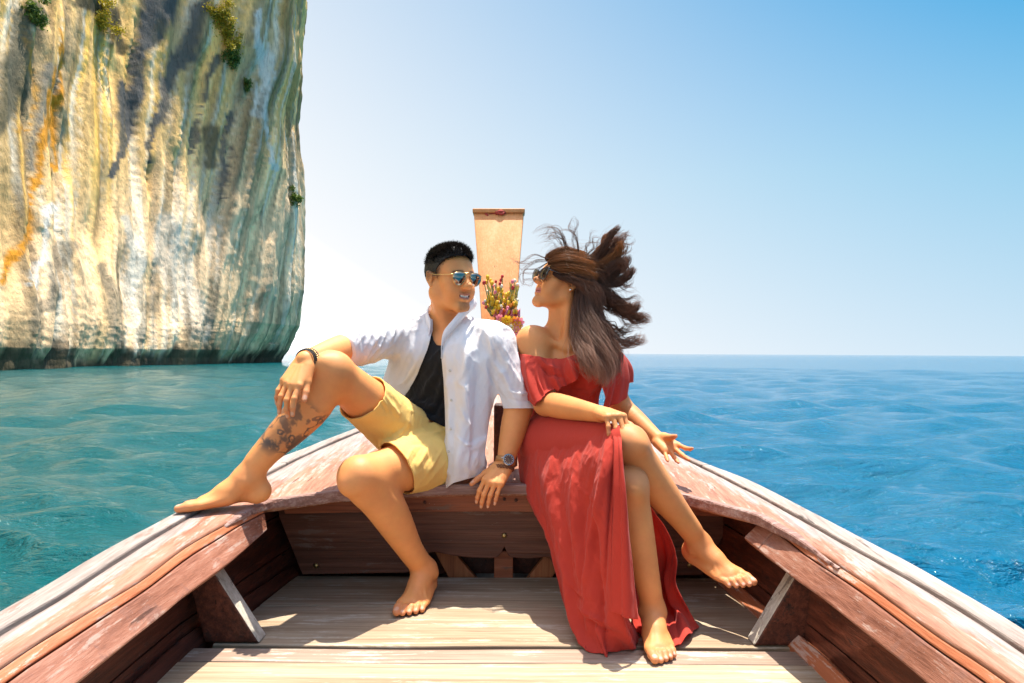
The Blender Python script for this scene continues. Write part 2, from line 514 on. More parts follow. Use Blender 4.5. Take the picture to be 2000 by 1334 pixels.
    band([(150, 0), (215, 20), (232, 95)], [14, 22, 14], [.045, .04, .02], .9)
    band([(95, 130), (80, 230), (62, 330)], [12, 12, 6], [.16, .16, .14], .7)
    band([(413, 262), (405, 312)], [24, 20], [.10, .075, .045], .8)
    band([(120, 60), (104, 200), (92, 300), (72, 350), (55, 443), (0, 548)], [6, 9, 9, 7, 8, 9], [.60, .25, .02], .95)
    band([(60, 60), (70, 150), (45, 260)], [5, 7, 4], [.56, .27, .04], .8)
    band([(102, 400), (92, 470), (62, 520), (60, 560)], [8, 12, 8, 4], [.70, .66, .60], .85)
    band([(500, 20), (520, 120), (512, 220), (535, 330)], [9, 13, 11, 5], [.66, .63, .57], .75)
    band([(250, 430), (262, 520), (248, 640)], [10, 16, 8], [.62, .57, .48], .7)
    band([(330, 440), (350, 540), (380, 640)], [26, 40, 30], [.60, .55, .48], .5)
    band([(130, 480), (105, 560), (70, 640)], [16, 18, 14], [.17, .16, .13], .65)
    band([(190, 520), (214, 590), (225, 660)], [12, 22, 16], [.16, .15, .12], .65)
    band([(300, 520), (292, 600), (270, 660)], [8, 14, 16], [.14, .125, .09], .6)
    # algae and rock oysters along the waterline
    edge_z = v[:, 2] + 3.0 * w1 + 1.6 * (f2 - .5)
    k = (1 - smoothstep(.35, 1.5, edge_z))[:, None] * .92
    c = c * (1 - k) + A([.032, .024, .016]) * k
    k = ((1 - smoothstep(2.0, 6, edge_z)) * smoothstep(.50, .62, f3))[:, None] * .5
    c = c * (1 - k) + A([.10, .09, .05]) * k
    # dark noise blotches, some stronger low on the face
    k = smoothstep(.58, .72, nz(2.2, 0.16, 4, 260).ravel())[:, None] * .5 * (0.45 + .55 * low.ravel()[:, None])
    c = c * (1 - k) + A([.085, .075, .05]) * k
    k = smoothstep(.63, .70, f4)[:, None] * .5
    c = c * (1 - k) + A([.12, .10, .06]) * k
    t = NT('limestone')
    vc = t.attr()
    n = t.noise(t.coord('Object', (1, 1, .35)), 3.5, 8, 0.68)
    n2 = t.noise(t.coord('Object', (1, 1, .12)), 7.0, 6, 0.6, 0.5)
    f = t.math('ADD', t.math('MULTIPLY', n, .8), t.math('MULTIPLY', n2, .6))
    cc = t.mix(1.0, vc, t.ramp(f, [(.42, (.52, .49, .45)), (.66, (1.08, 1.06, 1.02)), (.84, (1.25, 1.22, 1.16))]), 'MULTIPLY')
    b = t.bsdf(Base_Color=cc, Roughness=.9, Specular_IOR_Level=.2, Normal=t.bump(f, .7, .20))
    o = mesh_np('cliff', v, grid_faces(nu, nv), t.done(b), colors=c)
    tag(o, 'tall streaked limestone cliff rising out of the sea', None, None, 'structure')
    return v.reshape(nv, nu, 3)
CLIFF = build_cliff()

# plants clinging to the rock
def build_bushes():
    def leafmat(name, a, b2):
        t = NT(name)
        oi = t.n('ShaderNodeAttribute', attribute_name='Col')
        c = t.mix(oi.outputs['Fac'], a, b2)
        bs = t.bsdf(Base_Color=c, Roughness=.6)
        tr = t.n('ShaderNodeBsdfTranslucent'); t.l(c, tr.inputs[0])
        mx = t.n('ShaderNodeMixShader'); mx.inputs[0].default_value = .3; t.l(bs.outputs[0], mx.inputs[1]); t.l(tr.outputs[0], mx.inputs[2])
        return t.done(mx)
    yel = leafmat('yellow_foliage', (.30, .24, .015, 1), (.55, .42, .03, 1))
    grn = leafmat('green_foliage', (.05, .10, .015, 1), (.20, .26, .04, 1))
    px, py = proj(CLIFF.reshape(-1, 3))
    spots = [(446, 15, 1.7, yel, 'yellow green bush clinging to the cliff near its top edge'),
             (468, 48, 1.5, yel, 'yellow shrub hanging below the highest bush on the cliff'),
             (468, 100, 1.0, grn, 'small green tuft under the yellow shrubs on the cliff'),
             (216, 12, 1.7, yel, 'yellow bush in the dark crevice high on the cliff'),
             (78, 12, 1.0, grn, 'green bush at the far upper left of the cliff'),
             (581, 385, 0.9, grn, 'green plant on the right edge of the cliff'),
             (484, 160, 0.6, grn, 'tiny green plant on the bare cliff below the tufts')]
    for x, y, R, mat, lab in spots:
        d = np.hypot(px - x, py - y); i = np.argsort(d)[:60]
        c = CLIFF.reshape(-1, 3)[i][np.argmin(CLIFF.reshape(-1, 3)[i][:, 1])]
        o = thing('cliff_bush', lab, 'bush', c, 'bushes on the cliff')
        n = int(1500 * R)
        cl = rng.normal(0, .45, (14, 3)) * R * np.array([.8, .6, 1.1]) - np.array([0, .2 * R, .35 * R])
        ctr = c + cl[rng.integers(0, 14, n)] + rng.normal(0, .16, (n, 3)) * R
        a = rng.normal(0, 1, (n, 3)); a /= np.linalg.norm(a, axis=1)[:, None]
        b = rng.normal(0, 1, (n, 3)); b -= a * (a * b).sum(1)[:, None]; b /= np.linalg.norm(b, axis=1)[:, None]
        sz = rng.uniform(.08, .17, n)[:, None]
        V = np.stack([ctr - a * sz, ctr + b * sz * .45, ctr + a * sz, ctr - b * sz * .45], 1).reshape(-1, 3)
        F = np.arange(4 * n).reshape(n, 4)
        cc = np.repeat(rng.random(n), 4)[:, None] * np.ones((1, 3))
        mesh_np('foliage', V, F, mat, o, False, cc)
        stv, stf = join([tube([c + np.array([0, .3, -.2]) * R, c - np.array([0, .1, 0]) * R, c + cl[k] * .8], [.05 * R, .04 * R, .015 * R], 5) for k in range(4)])
        quads_to_mesh('stem', stv, stf, plain('bark_%d' % len(lab), (.10, .07, .04, 1), .8), o)
build_bushes()
# ================================================================== boat
SL = 0.078                       # sheer: the rails rise towards the bow
ZA = 0.515
FLOOR = 0.33
def ZR(Y): return ZA + SL * Y
W_cap = wood('weathered_cap_wood', [(.30, (.14, .105, .085)), (.50, (.28, .23, .20)), (.70, (.43, .38, .34))], 'Y', .7, (.20, .12, .09, 1), .35)
def deck_wood():
    m_ = wood('worn_red_deck_wood', [(.30, (.19, .066, .034)), (.48, (.34, .15, .088)), (.70, (.45, .26, .18))], 'Y', .5, (.40, .29, .25, 1), .5)
    t = NT.__new__(NT); t.m = m_; t.t = m_.node_tree
    bs = [n for n in t.t.nodes if n.type == 'BSDF_PRINCIPLED'][0]
    src = bs.inputs['Base Color'].links[0].from_socket
    a = t.attr()                                    # 0 at the inner edge ... 1 at the rail: greyer towards the rail
    sx = t.n('ShaderNodeSeparateColor'); t.l(a, sx.inputs[0])
    v = t.coord('Object', (14, 2.4, 14)); n = t.noise(v, 1.6, 10, .74, .2)
    f = t.math('ADD', t.math('MULTIPLY', sx.outputs[0], .75), t.math('MULTIPLY', t.math('SUBTRACT', n, .5), 1.5))
    k = t.ramp(f, [(.38, (0, 0, 0)), (.54, (.9, .9, .9))])
    grain = t.noise(t.coord('Object', (90, 2.4, 90)), 1.0, 7, .7)
    grey = t.ramp(grain, [(.35, (.20, .15, .13)), (.65, (.40, .34, .31))])
    t.l(t.mix(k, src, grey), bs.inputs['Base Color'])
    return m_
W_deck = deck_wood()
W_coam = wood('red_brown_coaming_wood', [(.30, (.12, .042, .024)), (.50, (.25, .10, .06)), (.70, (.36, .19, .13))], 'Y', .5, (.36, .25, .20, 1), .45, stain=(.22, .10, .07, 1))
W_strip = wood('orange_strip_wood', [(.30, (.36, .10, .04)), (.55, (.50, .17, .075)), (.72, (.55, .33, .24))], 'Y', .5, (.55, .40, .33, 1), .5)
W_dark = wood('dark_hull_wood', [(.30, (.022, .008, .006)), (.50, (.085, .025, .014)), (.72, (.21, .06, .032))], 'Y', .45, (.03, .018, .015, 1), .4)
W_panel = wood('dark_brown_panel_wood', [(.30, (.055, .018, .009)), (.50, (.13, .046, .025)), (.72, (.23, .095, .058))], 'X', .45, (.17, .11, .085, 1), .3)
W_beam = wood('reddish_beam_wood', [(.30, (.13, .036, .014)), (.50, (.26, .078, .032)), (.72, (.38, .14, .07))], 'X', .5, (.15, .085, .06, 1), .4)
W_floor = wood('pale_floor_wood', [(.30, (.17, .105, .058)), (.48, (.305, .215, .134)), (.68, (.41, .33, .235))], 'X', .75, (.46, .385, .295, 1), .5)
W_floor2 = wood('greyish_floor_wood', [(.30, (.17, .105, .07)), (.50, (.29, .205, .15)), (.70, (.39, .31, .24))], 'X', .7, (.46, .40, .33, 1), .5)
W_brace = wood('orange_brace_wood', [(.30, (.16, .05, .02)), (.50, (.34, .12, .045)), (.72, (.45, .20, .09))], 'Z', .5)
W_edge = wood('bleached_rib_wood', [(.30, (.24, .20, .15)), (.50, (.44, .39, .31)), (.70, (.60, .55, .46))], 'Z', .75, (.12, .09, .07, 1), .4)
W_nose = wood('chipped_nosing_wood', [(.30, (.12, .06, .045)), (.50, (.26, .14, .11)), (.72, (.46, .36, .32))], 'X', .6, (.40, .31, .28, 1), .25)
W_prow = wood('orange_prow_wood', [(.30, (.54, .19, .055)), (.50, (.68, .265, .085)), (.70, (.74, .36, .16))], 'Z', .55, None, bump=.12, specks=0, warp=.1)
M_brass = plain('dull_brass', (.45, .33, .14, 1), .4, 1.0)
M_iron = plain('rusty_iron', (.09, .05, .04, 1), .7, .3)

def line(pts, off=0.0, extra_lo=(), extra_hi=()):
    a = [PZ(x, y, ZA + off, SL) for x, y in pts]
    a = [np.array(e) for e in extra_lo] + a + [np.array(e) for e in extra_hi]
    return np.array([[q[0], q[1]] for q in a])

lo = line([(0, 1200), (70, 1160), (175, 1097), (280, 1040), (350, 1001), (520, 908), (610, 872), (694, 839)], 0, [(-1.03, .2), (-1.04, .8)],
          [(-.62, 3.8), (-.44, 4.3), (-.22, 4.8), (-.17, 5.0)])
ls = line([(0, 1239), (105, 1177), (210, 1109), (350, 1021), (508, 935), (610, 884), (697, 846)], 0, [(-.955, .2), (-.965, .8)],
          [(-.56, 3.8), (-.38, 4.3), (-.185, 4.8), (-.145, 5.0)])
lc = line([(0, 1295), (87, 1237), (175, 1184), (280, 1121), (367, 1058), (455, 1010), (518, 981)], 0, [(-.90, .2), (-.90, .7)])
ll = line([(150, 1334), (280, 1230), (385, 1146), (455, 1093), (518, 1040)], -.085, [(-.84, .2), (-.83, .8)])
ro = line([(2000, 1236), (1895, 1172), (1755, 1092), (1615, 1020), (1475, 946), (1345, 894)], 0, [(.985, .2), (.995, .8)],
          [(.60, 3.3), (.44, 3.8), (.26, 4.3), (.03, 4.8), (-.02, 5.0)])
rs = line([(2000, 1276), (1825, 1162), (1650, 1063), (1475, 966), (1342, 899)], 0, [(.91, .2), (.92, .8)],
          [(.555, 3.3), (.395, 3.8), (.21, 4.3), (-.005, 4.8), (-.05, 5.0)])
rc = line([(1986, 1334), (1825, 1226), (1685, 1126), (1580, 1060)], 0, [(.86, .2), (.85, .7)])
rl = line([(1811, 1334), (1720, 1261), (1615, 1177), (1527, 1111), (1450, 1048)], -.085, [(.80, .2), (.79, .8)])
def X_of(ln):
    o = np.argsort(ln[:, 1]); yy, xx = ln[o, 1], ln[o, 0]
    return lambda Y: np.interp(Y, yy, xx)
XLo, XLs, XLc, XLl, XRo, XRs, XRc, XRl = [X_of(catmull(a, 200)) for a in (lo, ls, lc, ll, ro, rs, rc, rl)]
FE = [(518, 981), (560, 972), (600, 966), (680, 957), (800, 950), (950, 946), (1100, 948), (1250, 956), (1328, 965), (1405, 984), (1475, 1003), (1524, 1030), (1580, 1060)]
fe = line(FE)

boat = thing('longtail_boat', 'weathered red-brown wooden longtail boat with tall prow, couple seated on its foredeck', 'boat', (-.05, 2.2, FLOOR))

def rough(v, amp, s=18, seed=0):
    return v + (np.stack([vnoise(v * s, seed), vnoise(v * s, seed + 1), vnoise(v * s, seed + 2)], 1) - .5) * 2 * amp

def strip(name, mat, Y, loop_fn, jitter=0.0, bev=0.0):
    """loft of a closed cross-section along the boat"""
    secs = np.array([loop_fn(y) for y in Y]); n, k = secs.shape[:2]
    v = secs.reshape(-1, 3)
    f = grid_faces(k, n, True)
    if jitter: v = rough(v, jitter, 9)
    cap = [[(0 * k + i) for i in range(k)][::-1], [((n - 1) * k + i) for i in range(k)]]
    me = bpy.data.meshes.new(name)
    me.from_pydata(v.tolist(), [], [tuple(q) for q in f.tolist()] + [tuple(c) for c in cap]); me.update()
    bm = bmesh.new(); bm.from_mesh(me); bmesh.ops.recalc_face_normals(bm, faces=bm.faces); bm.to_mesh(me); bm.free()
    o = link(name, me, mat, boat, False)
    if bev: add_bevel(o, bev)
    return o

def slabsec(xa, xb, za, zb, t):
    """rectangle from (xa,za) to (xb,zb) with thickness t below"""
    return lambda y: [(xa(y), y, za(y)), (xb(y), y, zb(y)), (xb(y), y, zb(y) - t), (xa(y), y, za(y) - t)]

Yr = np.concatenate([np.arange(.2, 4.95, .07), [5.0]])
for s_, xo, xs in ((-1, XLo, XLs), (1, XRo, XRs)):
    # two planks butted end to end on each side
    for a, b in ((.2, 2.62), (2.625, 5.0)):
        yy = np.linspace(a, b, 40)
        strip('cap_rail', W_cap, yy, slabsec(lambda y: xo(y), lambda y: xs(y) - s_ * (-.004), lambda y: ZR(y) + .008, lambda y: ZR(y) + .008, .05), .0018, .005)

# ---- deck: side decks and foredeck in one sweep
def build_deck():
    inner, outer = [], []
    for y in np.linspace(.2, fe[0, 1] - .02, 46):
        inner.append((XLc(y), y)); outer.append((XLs(y) + .005, y))
    F = catmull(fe, 120)
    half = 60
    for i, p in enumerate(F):
        if i < half:
            y = fe[0, 1] + (4.98 - fe[0, 1]) * (i / (half - 1)); outer.append((XLs(y) + .005, y))
        else:
            y = 4.98 + (fe[-1, 1] - 4.98) * ((i - half) / (120 - half - 1)); outer.append((XRs(y) - .005, y))
        inner.append(tuple(p))
    for y in np.linspace(fe[-1, 1] - .02, .2, 40):
        inner.append((XRc(y), y)); outer.append((XRs(y) - .005, y))
    inner, outer = np.array(inner), np.array(outer)
    k = 16
    t = np.linspace(0, 1, k)[None, :, None]
    g = inner[:, None] * (1 - t) + outer[:, None] * t
    z = ZR(g[..., 1])
    # the crest is rounded over towards the boat
    z = z - .012 * np.exp(-t[..., 0] * 14) + (fbm(np.dstack([g * 6, z * 0]).reshape(-1, 3), 3, 4).reshape(z.shape) - .5) * .006
    v = np.dstack([g, z]).reshape(-1, 3)
    o = mesh_np('deck', v, grid_faces(k, len(inner)), W_deck, boat, colors=np.broadcast_to(t, z.shape + (1,)).reshape(-1, 1) * np.ones((1, 3)))
    me = o.data
    bm = bmesh.new(); bm.from_mesh(me); bmesh.ops.recalc_face_normals(bm, faces=bm.faces)
    if sum(f.normal.z for f in bm.faces) < 0: bmesh.ops.reverse_faces(bm, faces=bm.faces)
    bm.to_mesh(me); bm.free()
    add_solid(o, .028)
    return inner
build_deck()

# chipped rounded nosing along the front of the foredeck
def build_nosing():
    a = np.vstack([line([(420, 1026), (468, 1004)]), fe, line([(1640, 1098)])])
    c = catmull(a, 260)
    tv = np.linspace(0, 1, 260)
    h = np.interp(tv, [0, .1, .25, .8, .92, 1], [.001, .020, .034, .030, .016, .001])
    rr = []
    for i, (x, y) in enumerate(c):
        nrm = np.array([0, -1.0]) if 0 < i < 259 else np.array([0, -1.0])
        d = c[min(i + 1, 259)] - c[max(i - 1, 0)]; d /= np.linalg.norm(d) + 1e-9
        nrm = np.array([d[1], -d[0]])
        z = ZR(y) - .014 * (1 - smoothstep(0, .10, tv[i])) - .014 * smoothstep(.88, 1, tv[i])
        chip = max(0.0, vnoise(np.array([[x * 30, y * 30, 2.0]]), 5)[0] - .62) * .03
        for off, dz in ((-.016, .0015), (-.004, .0015), (.004, .0005), (.007, -.003 - chip), (.007, -.4 * h[i]), (.0075, -.75 * h[i]), (.006, -h[i]), (-.004, -h[i] - .001), (-.016, -h[i] - .001)):
            rr.append((x + nrm[0] * (off - (chip * .4 if off > 0 else 0)), y + nrm[1] * (off - (chip * .4 if off > 0 else 0)), z + dz))
    v = np.array(rr)
    v = rough(v, .0007, 110, 5)
    o = mesh_np('deck_nosing', v, grid_faces(9, 260), W_nose, boat)
    bm = bmesh.new(); bm.from_mesh(o.data); bmesh.ops.recalc_face_normals(bm, faces=bm.faces); bm.to_mesh(o.data); bm.free()
    o.data.polygons.foreach_set('use_smooth', np.zeros(len(o.data.polygons), bool))
build_nosing()

# ---- coaming: narrow orange strip above a wide plank, both sides
for s_, xc, xl, y1 in ((-1, XLc, XLl, 2.13), (1, XRc, XRl, 1.99)):
    def mk(f0, f1, t):
        def fn(y):
            pa = lambda f: np.array([xc(y) * (1 - f) + xl(y) * f, y, (ZR(y) - .012) * (1 - f) + (ZR(y) - .085) * f])
            a, b = pa(f0), pa(f1); d = unit(b - a); n = np.array([d[2] * s_, 0, -d[0] * s_]); n = n if n[0] * s_ > 0 else -n
            return [a, b, b + n * t, a + n * t]
        return fn
    yy = np.linspace(.2, y1, 40)
    strip('coaming_strip', W_strip, yy, mk(.0, .235, .03), .0015, .004)
    strip('coaming_plank', W_coam, yy, mk(.27, 1.0, .032), .0015, .004)
    strip('coaming_end', W_coam, np.linspace(y1 + .004, y1 + .10, 8), lambda y: mk(.22, 1.0, .03)(y) if True else None, .001, .006) if s_ > 0 else None

# ---- inside planking, three strakes a side, and the outer skin
for s_, xo in ((-1, XLo), (1, XRo)):
    xf = (lambda y: np.interp(y, [.2, 1.9, 2.5, 3.4, 5.0], [-.86, -.90, -.81, -.62, -.12])) if s_ < 0 else (lambda y: np.interp(y, [.2, 1.9, 2.5, 3.4, 5.0], [.84, .815, .765, .52, -.06]))
    def q(y, f):
        xt = xo(y) - s_ * .055
        return np.array([xf(y) + (xt - xf(y)) * f ** .8, y, FLOOR - .05 + (ZR(y) - .045 - FLOOR + .05) * f])
    for a, b in ((0, .33), (.345, .67), (.685, 1.0)):
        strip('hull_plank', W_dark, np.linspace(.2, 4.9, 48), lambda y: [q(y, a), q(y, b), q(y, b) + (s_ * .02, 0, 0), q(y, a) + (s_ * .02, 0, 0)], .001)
    # stringer at the side of the floor
    strip('stringer', W_strip if s_ > 0 else W_dark, np.linspace(.2, 2.52, 30), lambda y: [(xf(y) - s_ * .030, y, FLOOR + .008), (xf(y) - s_ * .002, y, FLOOR + .034), (xf(y) + s_ * .02, y, FLOOR + .02), (xf(y) - s_ * .028, y, FLOOR - .03)], .002, .003)
def build_hull():
    rows = []
    Y = np.linspace(.2, 5.0, 50)
    prof = [(1.0, 0.002), (1.0, .05), (.97, .30), (.88, .65), (.70, 1.0)]
    cols = []
    for y in Y:
        cx = -.05 - .04 * smoothstep(2.5, 5, y)
        zt = ZR(y) - .05
        r = []
        for w, d in prof: r.append((cx + (XLo(y) + .003 - cx) * w, y, zt - d * (zt + .25)))
        for w, d in prof[::-1]: r.append((cx + (XRo(y) - .003 - cx) * w, y, zt - d * (zt + .25)))
        cols.append(r)
    v = np.array(cols).reshape(-1, 3)
    o = mesh_np('hull', v, grid_faces(10, 50), W_coam, boat)
    add_solid(o, .012, 0)
    # bilge under the floor boards
    v, f = box_between([(-.80, .2, FLOOR - .10), (.74, .2, FLOOR - .10), (.50, 3.3, FLOOR - .10), (-.60, 3.3, FLOOR - .10), (-.80, .2, FLOOR - .07), (.74, .2, FLOOR - .07), (.50, 3.3, FLOOR - .07), (-.60, 3.3, FLOOR - .07)])
    mesh_np('bilge', v, f, W_dark, boat, False)
build_hull()

# ---- floor boards
def board(y0, y1, xl0, xl1, xr0, xr1, mat, dz=0.0):
    n = 24
    v, f = [], []
    for j, (y, a, b) in enumerate(((y0, xl0, xr0), (y1, xl1, xr1))):
        for i in range(n):
            x = a + (b - a) * i / (n - 1)
            v.append((x, y + .002 * math.sin(x * 9 + j), FLOOR + dz + .0015 * math.sin(x * 5 + y * 7)))
    v = np.array(v); lo_ = v - np.array([0, 0, .032])
    V = np.vstack([v, lo_]); N = 2 * n
    top = grid_faces(n, 2); F = [tuple(q) for q in top.tolist()] + [tuple(x + N for x in q[::-1]) for q in top.tolist()]
    for i in range(n - 1):
        F.append((i + 1, i, N + i, N + i + 1)); F.append((n + i, n + i + 1, N + n + i + 1, N + n + i))
    F.append((0, n, N + n, N)); F.append((2 * n - 1, n - 1, N + n - 1, N + 2 * n - 1))
    me = bpy.data.meshes.new('floor_board'); me.from_pydata(V.tolist(), [], F); me.update()
    o = link('floor_board', me, mat, boat, False); add_bevel(o, .004)
    return o
board(2.515, 2.225, -.785, -.815, .735, .765, W_floor)
board(2.220, 1.925, -.815, -.835, .765, .80, W_floor)
board(1.895, 1.812, -.885, -.885, .815, .815, W_floor2, .004)
board(1.806, 1.56, -.885, -.86, .815, .815, W_floor, .006)
board(1.555, 1.30, -.86, -.85, .81, .80, W_floor, .006)
board(1.295, 1.0, -.85, -.83, .80, .80, W_floor2, .006)

# ---- ribs: dark knees with a bleached inner edge
def rib(px_in, side, Yn, wide, ztop):
    """px_in: x of inner edge at floor and at the top"""
    xb, xt = px_in
    s_ = side
    t = .060
    sec = lambda y: [(xb, y, FLOOR + .002), (xt, y, ztop), (xt + s_ * wide, y, ztop + .02), (xb + s_ * (wide + .07), y, FLOOR + .002)]
    lo_, hi_ = np.array(sec(Yn)), np.array(sec(Yn + t))
    v = np.vstack([lo_, hi_])
    f = [(0, 1, 2, 3), (7, 6, 5, 4), (0, 4, 5, 1), (1, 5, 6, 2), (2, 6, 7, 3), (3, 7, 4, 0)]
    me = bpy.data.meshes.new('rib'); me.from_pydata(v.tolist(), [], f); me.update()
    me.materials.append(W_dark); me.materials.append(W_edge)
    me.polygons[2].material_index = 1
    bm = bmesh.new(); bm.from_mesh(me); bmesh.ops.recalc_face_normals(bm, faces=bm.faces); bm.to_mesh(me); bm.free()
    o = link('rib', me, None, boat, False); add_bevel(o, .006)
    return o
p0, p1 = PZ(503, 1262, FLOOR), P(418, 1118, 1.93)
rib((p0[0], p1[0]), -1, 1.93, .085, p1[2])
p0, p1 = PZ(1473, 1264, FLOOR), P(1552, 1128, 1.93)
rib((p0[0], p1[0]), 1, 1.93, .085, p1[2])
rib((-.80, -.86), -1, .95, .06, .57); rib((.73, .80), 1, .95, .06, .57)

# ---- under the foredeck: beam, scalloped panel, braces, bolts
def extrude(name, pts, Y, depth, mat, bev=.003):
    a = np.array([P(x, y, Y) for x, y in pts]); n = len(a)
    b = a + np.array([0, depth, 0])
    me = bpy.data.meshes.new(name)
    me.from_pydata(np.vstack([a, b]).tolist(), [], [tuple(range(n))[::-1], tuple(range(n, 2 * n))] + [(i, (i + 1) % n, n + (i + 1) % n, n + i) for i in range(n)])
    me.update()
    bm = bmesh.new(); bm.from_mesh(me); bmesh.ops.recalc_face_normals(bm, faces=bm.faces); bm.to_mesh(me); bm.free()
    o = link(name, me, mat, boat, False)
    if bev: add_bevel(o, bev)
    return o
pan = [(540, 985), (1428, 985), (1432, 1010), (1372, 1124), (1095, 1124), (1080, 1102), (1072, 1088)]
for t in np.linspace(0, 1, 12):
    pan.append((1065 - 70 * t, 1088 + 3 * math.sin(t * 3.1)))
pan += [(990, 1080), (985, 1068), (980, 1080), (972, 1088), (960, 1091)]
for t in np.linspace(0, 1, 10):
    pan.append((945 - 95 * t, 1090 - 12 * t + 3 * math.sin(t * 3.1)))
pan += [(838, 1080), (828, 1095), (815, 1114), (790, 1119), (590, 1122), (545, 1010)]
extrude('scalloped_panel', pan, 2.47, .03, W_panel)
extrude('deck_beam', [(548, 968), (700, 962), (980, 958), (1250, 962), (1440, 975), (1416, 1010), (1250, 1003), (980, 999), (700, 1001), (556, 1004)], 2.405, .055, W_beam)
extrude('centre_post', [(965, 1076), (1002, 1076), (1002, 1136), (965, 1136)], 2.515, .05, W_beam)
extrude('brace', [(848, 1076), (885, 1076), (935, 1136), (880, 1136)], 2.53, .03, W_brace)
extrude('brace', [(1068, 1080), (1105, 1080), (1075, 1136), (1025, 1136)], 2.53, .03, W_brace)
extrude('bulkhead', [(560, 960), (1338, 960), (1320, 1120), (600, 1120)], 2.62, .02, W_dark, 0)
for x, y in ((985, 1046), (617, 1105), (1347, 1104)):
    c = P(x, y, 2.468)
    bm = bmesh.new(); bmesh.ops.create_uvsphere(bm, u_segments=12, v_segments=8, radius=.010)
    for vv in bm.verts: vv.co.y *= .6
    me = bpy.data.meshes.new('bolt'); bm.to_mesh(me); bm.free()
    o = link('bolt', me, M_brass, boat); o.location = Vector(c) - boat.location
for x, y in ((1008, 977), (985, 975), (830, 981), (1160, 980), (720, 984)):
    c = P(x, y, 2.404)
    bm = bmesh.new(); bmesh.ops.create_uvsphere(bm, u_segments=10, v_segments=6, radius=.006)
    me = bpy.data.meshes.new('nail_head'); bm.to_mesh(me); bm.free()
    o = link('nail_head', me, M_iron, boat); o.location = Vector(c) - boat.location

# ---- mooring post on the foredeck between the two
c = P(988, 790, 2.62)
v, f = box_between([(c[0] - .046, 2.62, .69), (c[0] + .046, 2.62, .69), (c[0] + .046, 2.70, .69), (c[0] - .046, 2.70, .69),
                    (c[0] - .046, 2.62, c[2]), (c[0] + .046, 2.62, c[2]), (c[0] + .046, 2.70, c[2]), (c[0] - .046, 2.70, c[2])])
add_bevel(mesh_np('mooring_post', v, f, W_dark, boat, False), .008)

# ---- prow: flat tapering plank that rises ahead of the bow
def build_prow():
    rows = []
    for (xl, xr, y, Y) in ((949, 1001, 800, 4.86), (946, 1004, 740, 4.90), (941, 1008, 640, 5.02), (936, 1012, 560, 5.16), (931, 1017, 490, 5.32), (925.5, 1023, 416, 5.52)):
        a, b = P(xl, y, Y), P(xr, y, Y); rows.append((a, b))
    A = catmull([r[0] for r in rows], 30); B = catmull([r[1] for r in rows], 30)
    t = np.linspace(0, 1, 7)[None, :, None]
    front = A[:, None] * (1 - t) + B[:, None] * t
    o = mesh_np('prow', front.reshape(-1, 3), grid_faces(7, 30), W_prow, boat)
    add_solid(o, .09, 0); add_bevel(o, .006)
    a, b = P(923.5, 413, 5.48), P(1025, 413, 5.48); h = .034
    v, f = box_between([a + (0, -.04, -h / 2), b + (0, -.04, -h / 2), b + (0, .12, -h / 2), a + (0, .12, -h / 2), a + (0, -.04, h / 2), b + (0, -.04, h / 2), b + (0, .12, h / 2), a + (0, .12, h / 2)])
    add_bevel(mesh_np('prow_cap', v, f, W_prow, boat, False), .006)
    # stem block at the foot of the prow
    v, f = box_between([P(948, 800, 4.5), P(990, 800, 4.5), P(990, 800, 4.8), P(948, 800, 4.8), P(958, 745, 4.6), P(978, 745, 4.6), P(978, 745, 4.8), P(958, 745, 4.8)])
    add_bevel(mesh_np('stem_block', v, f, W_prow, boat, False), .01)
build_prow()
# ================================================================== implicit bodies
# A figure is one smooth union of tapered limbs and ellipsoids, meshed as one continuous surface.
def frame(f, u):
    """columns: side, forward, up"""
    f = unit(f); u = np.asarray(u, float); u = unit(u - f * (u @ f)); s = np.cross(f, u)
    return np.stack([s, f, u], 1)

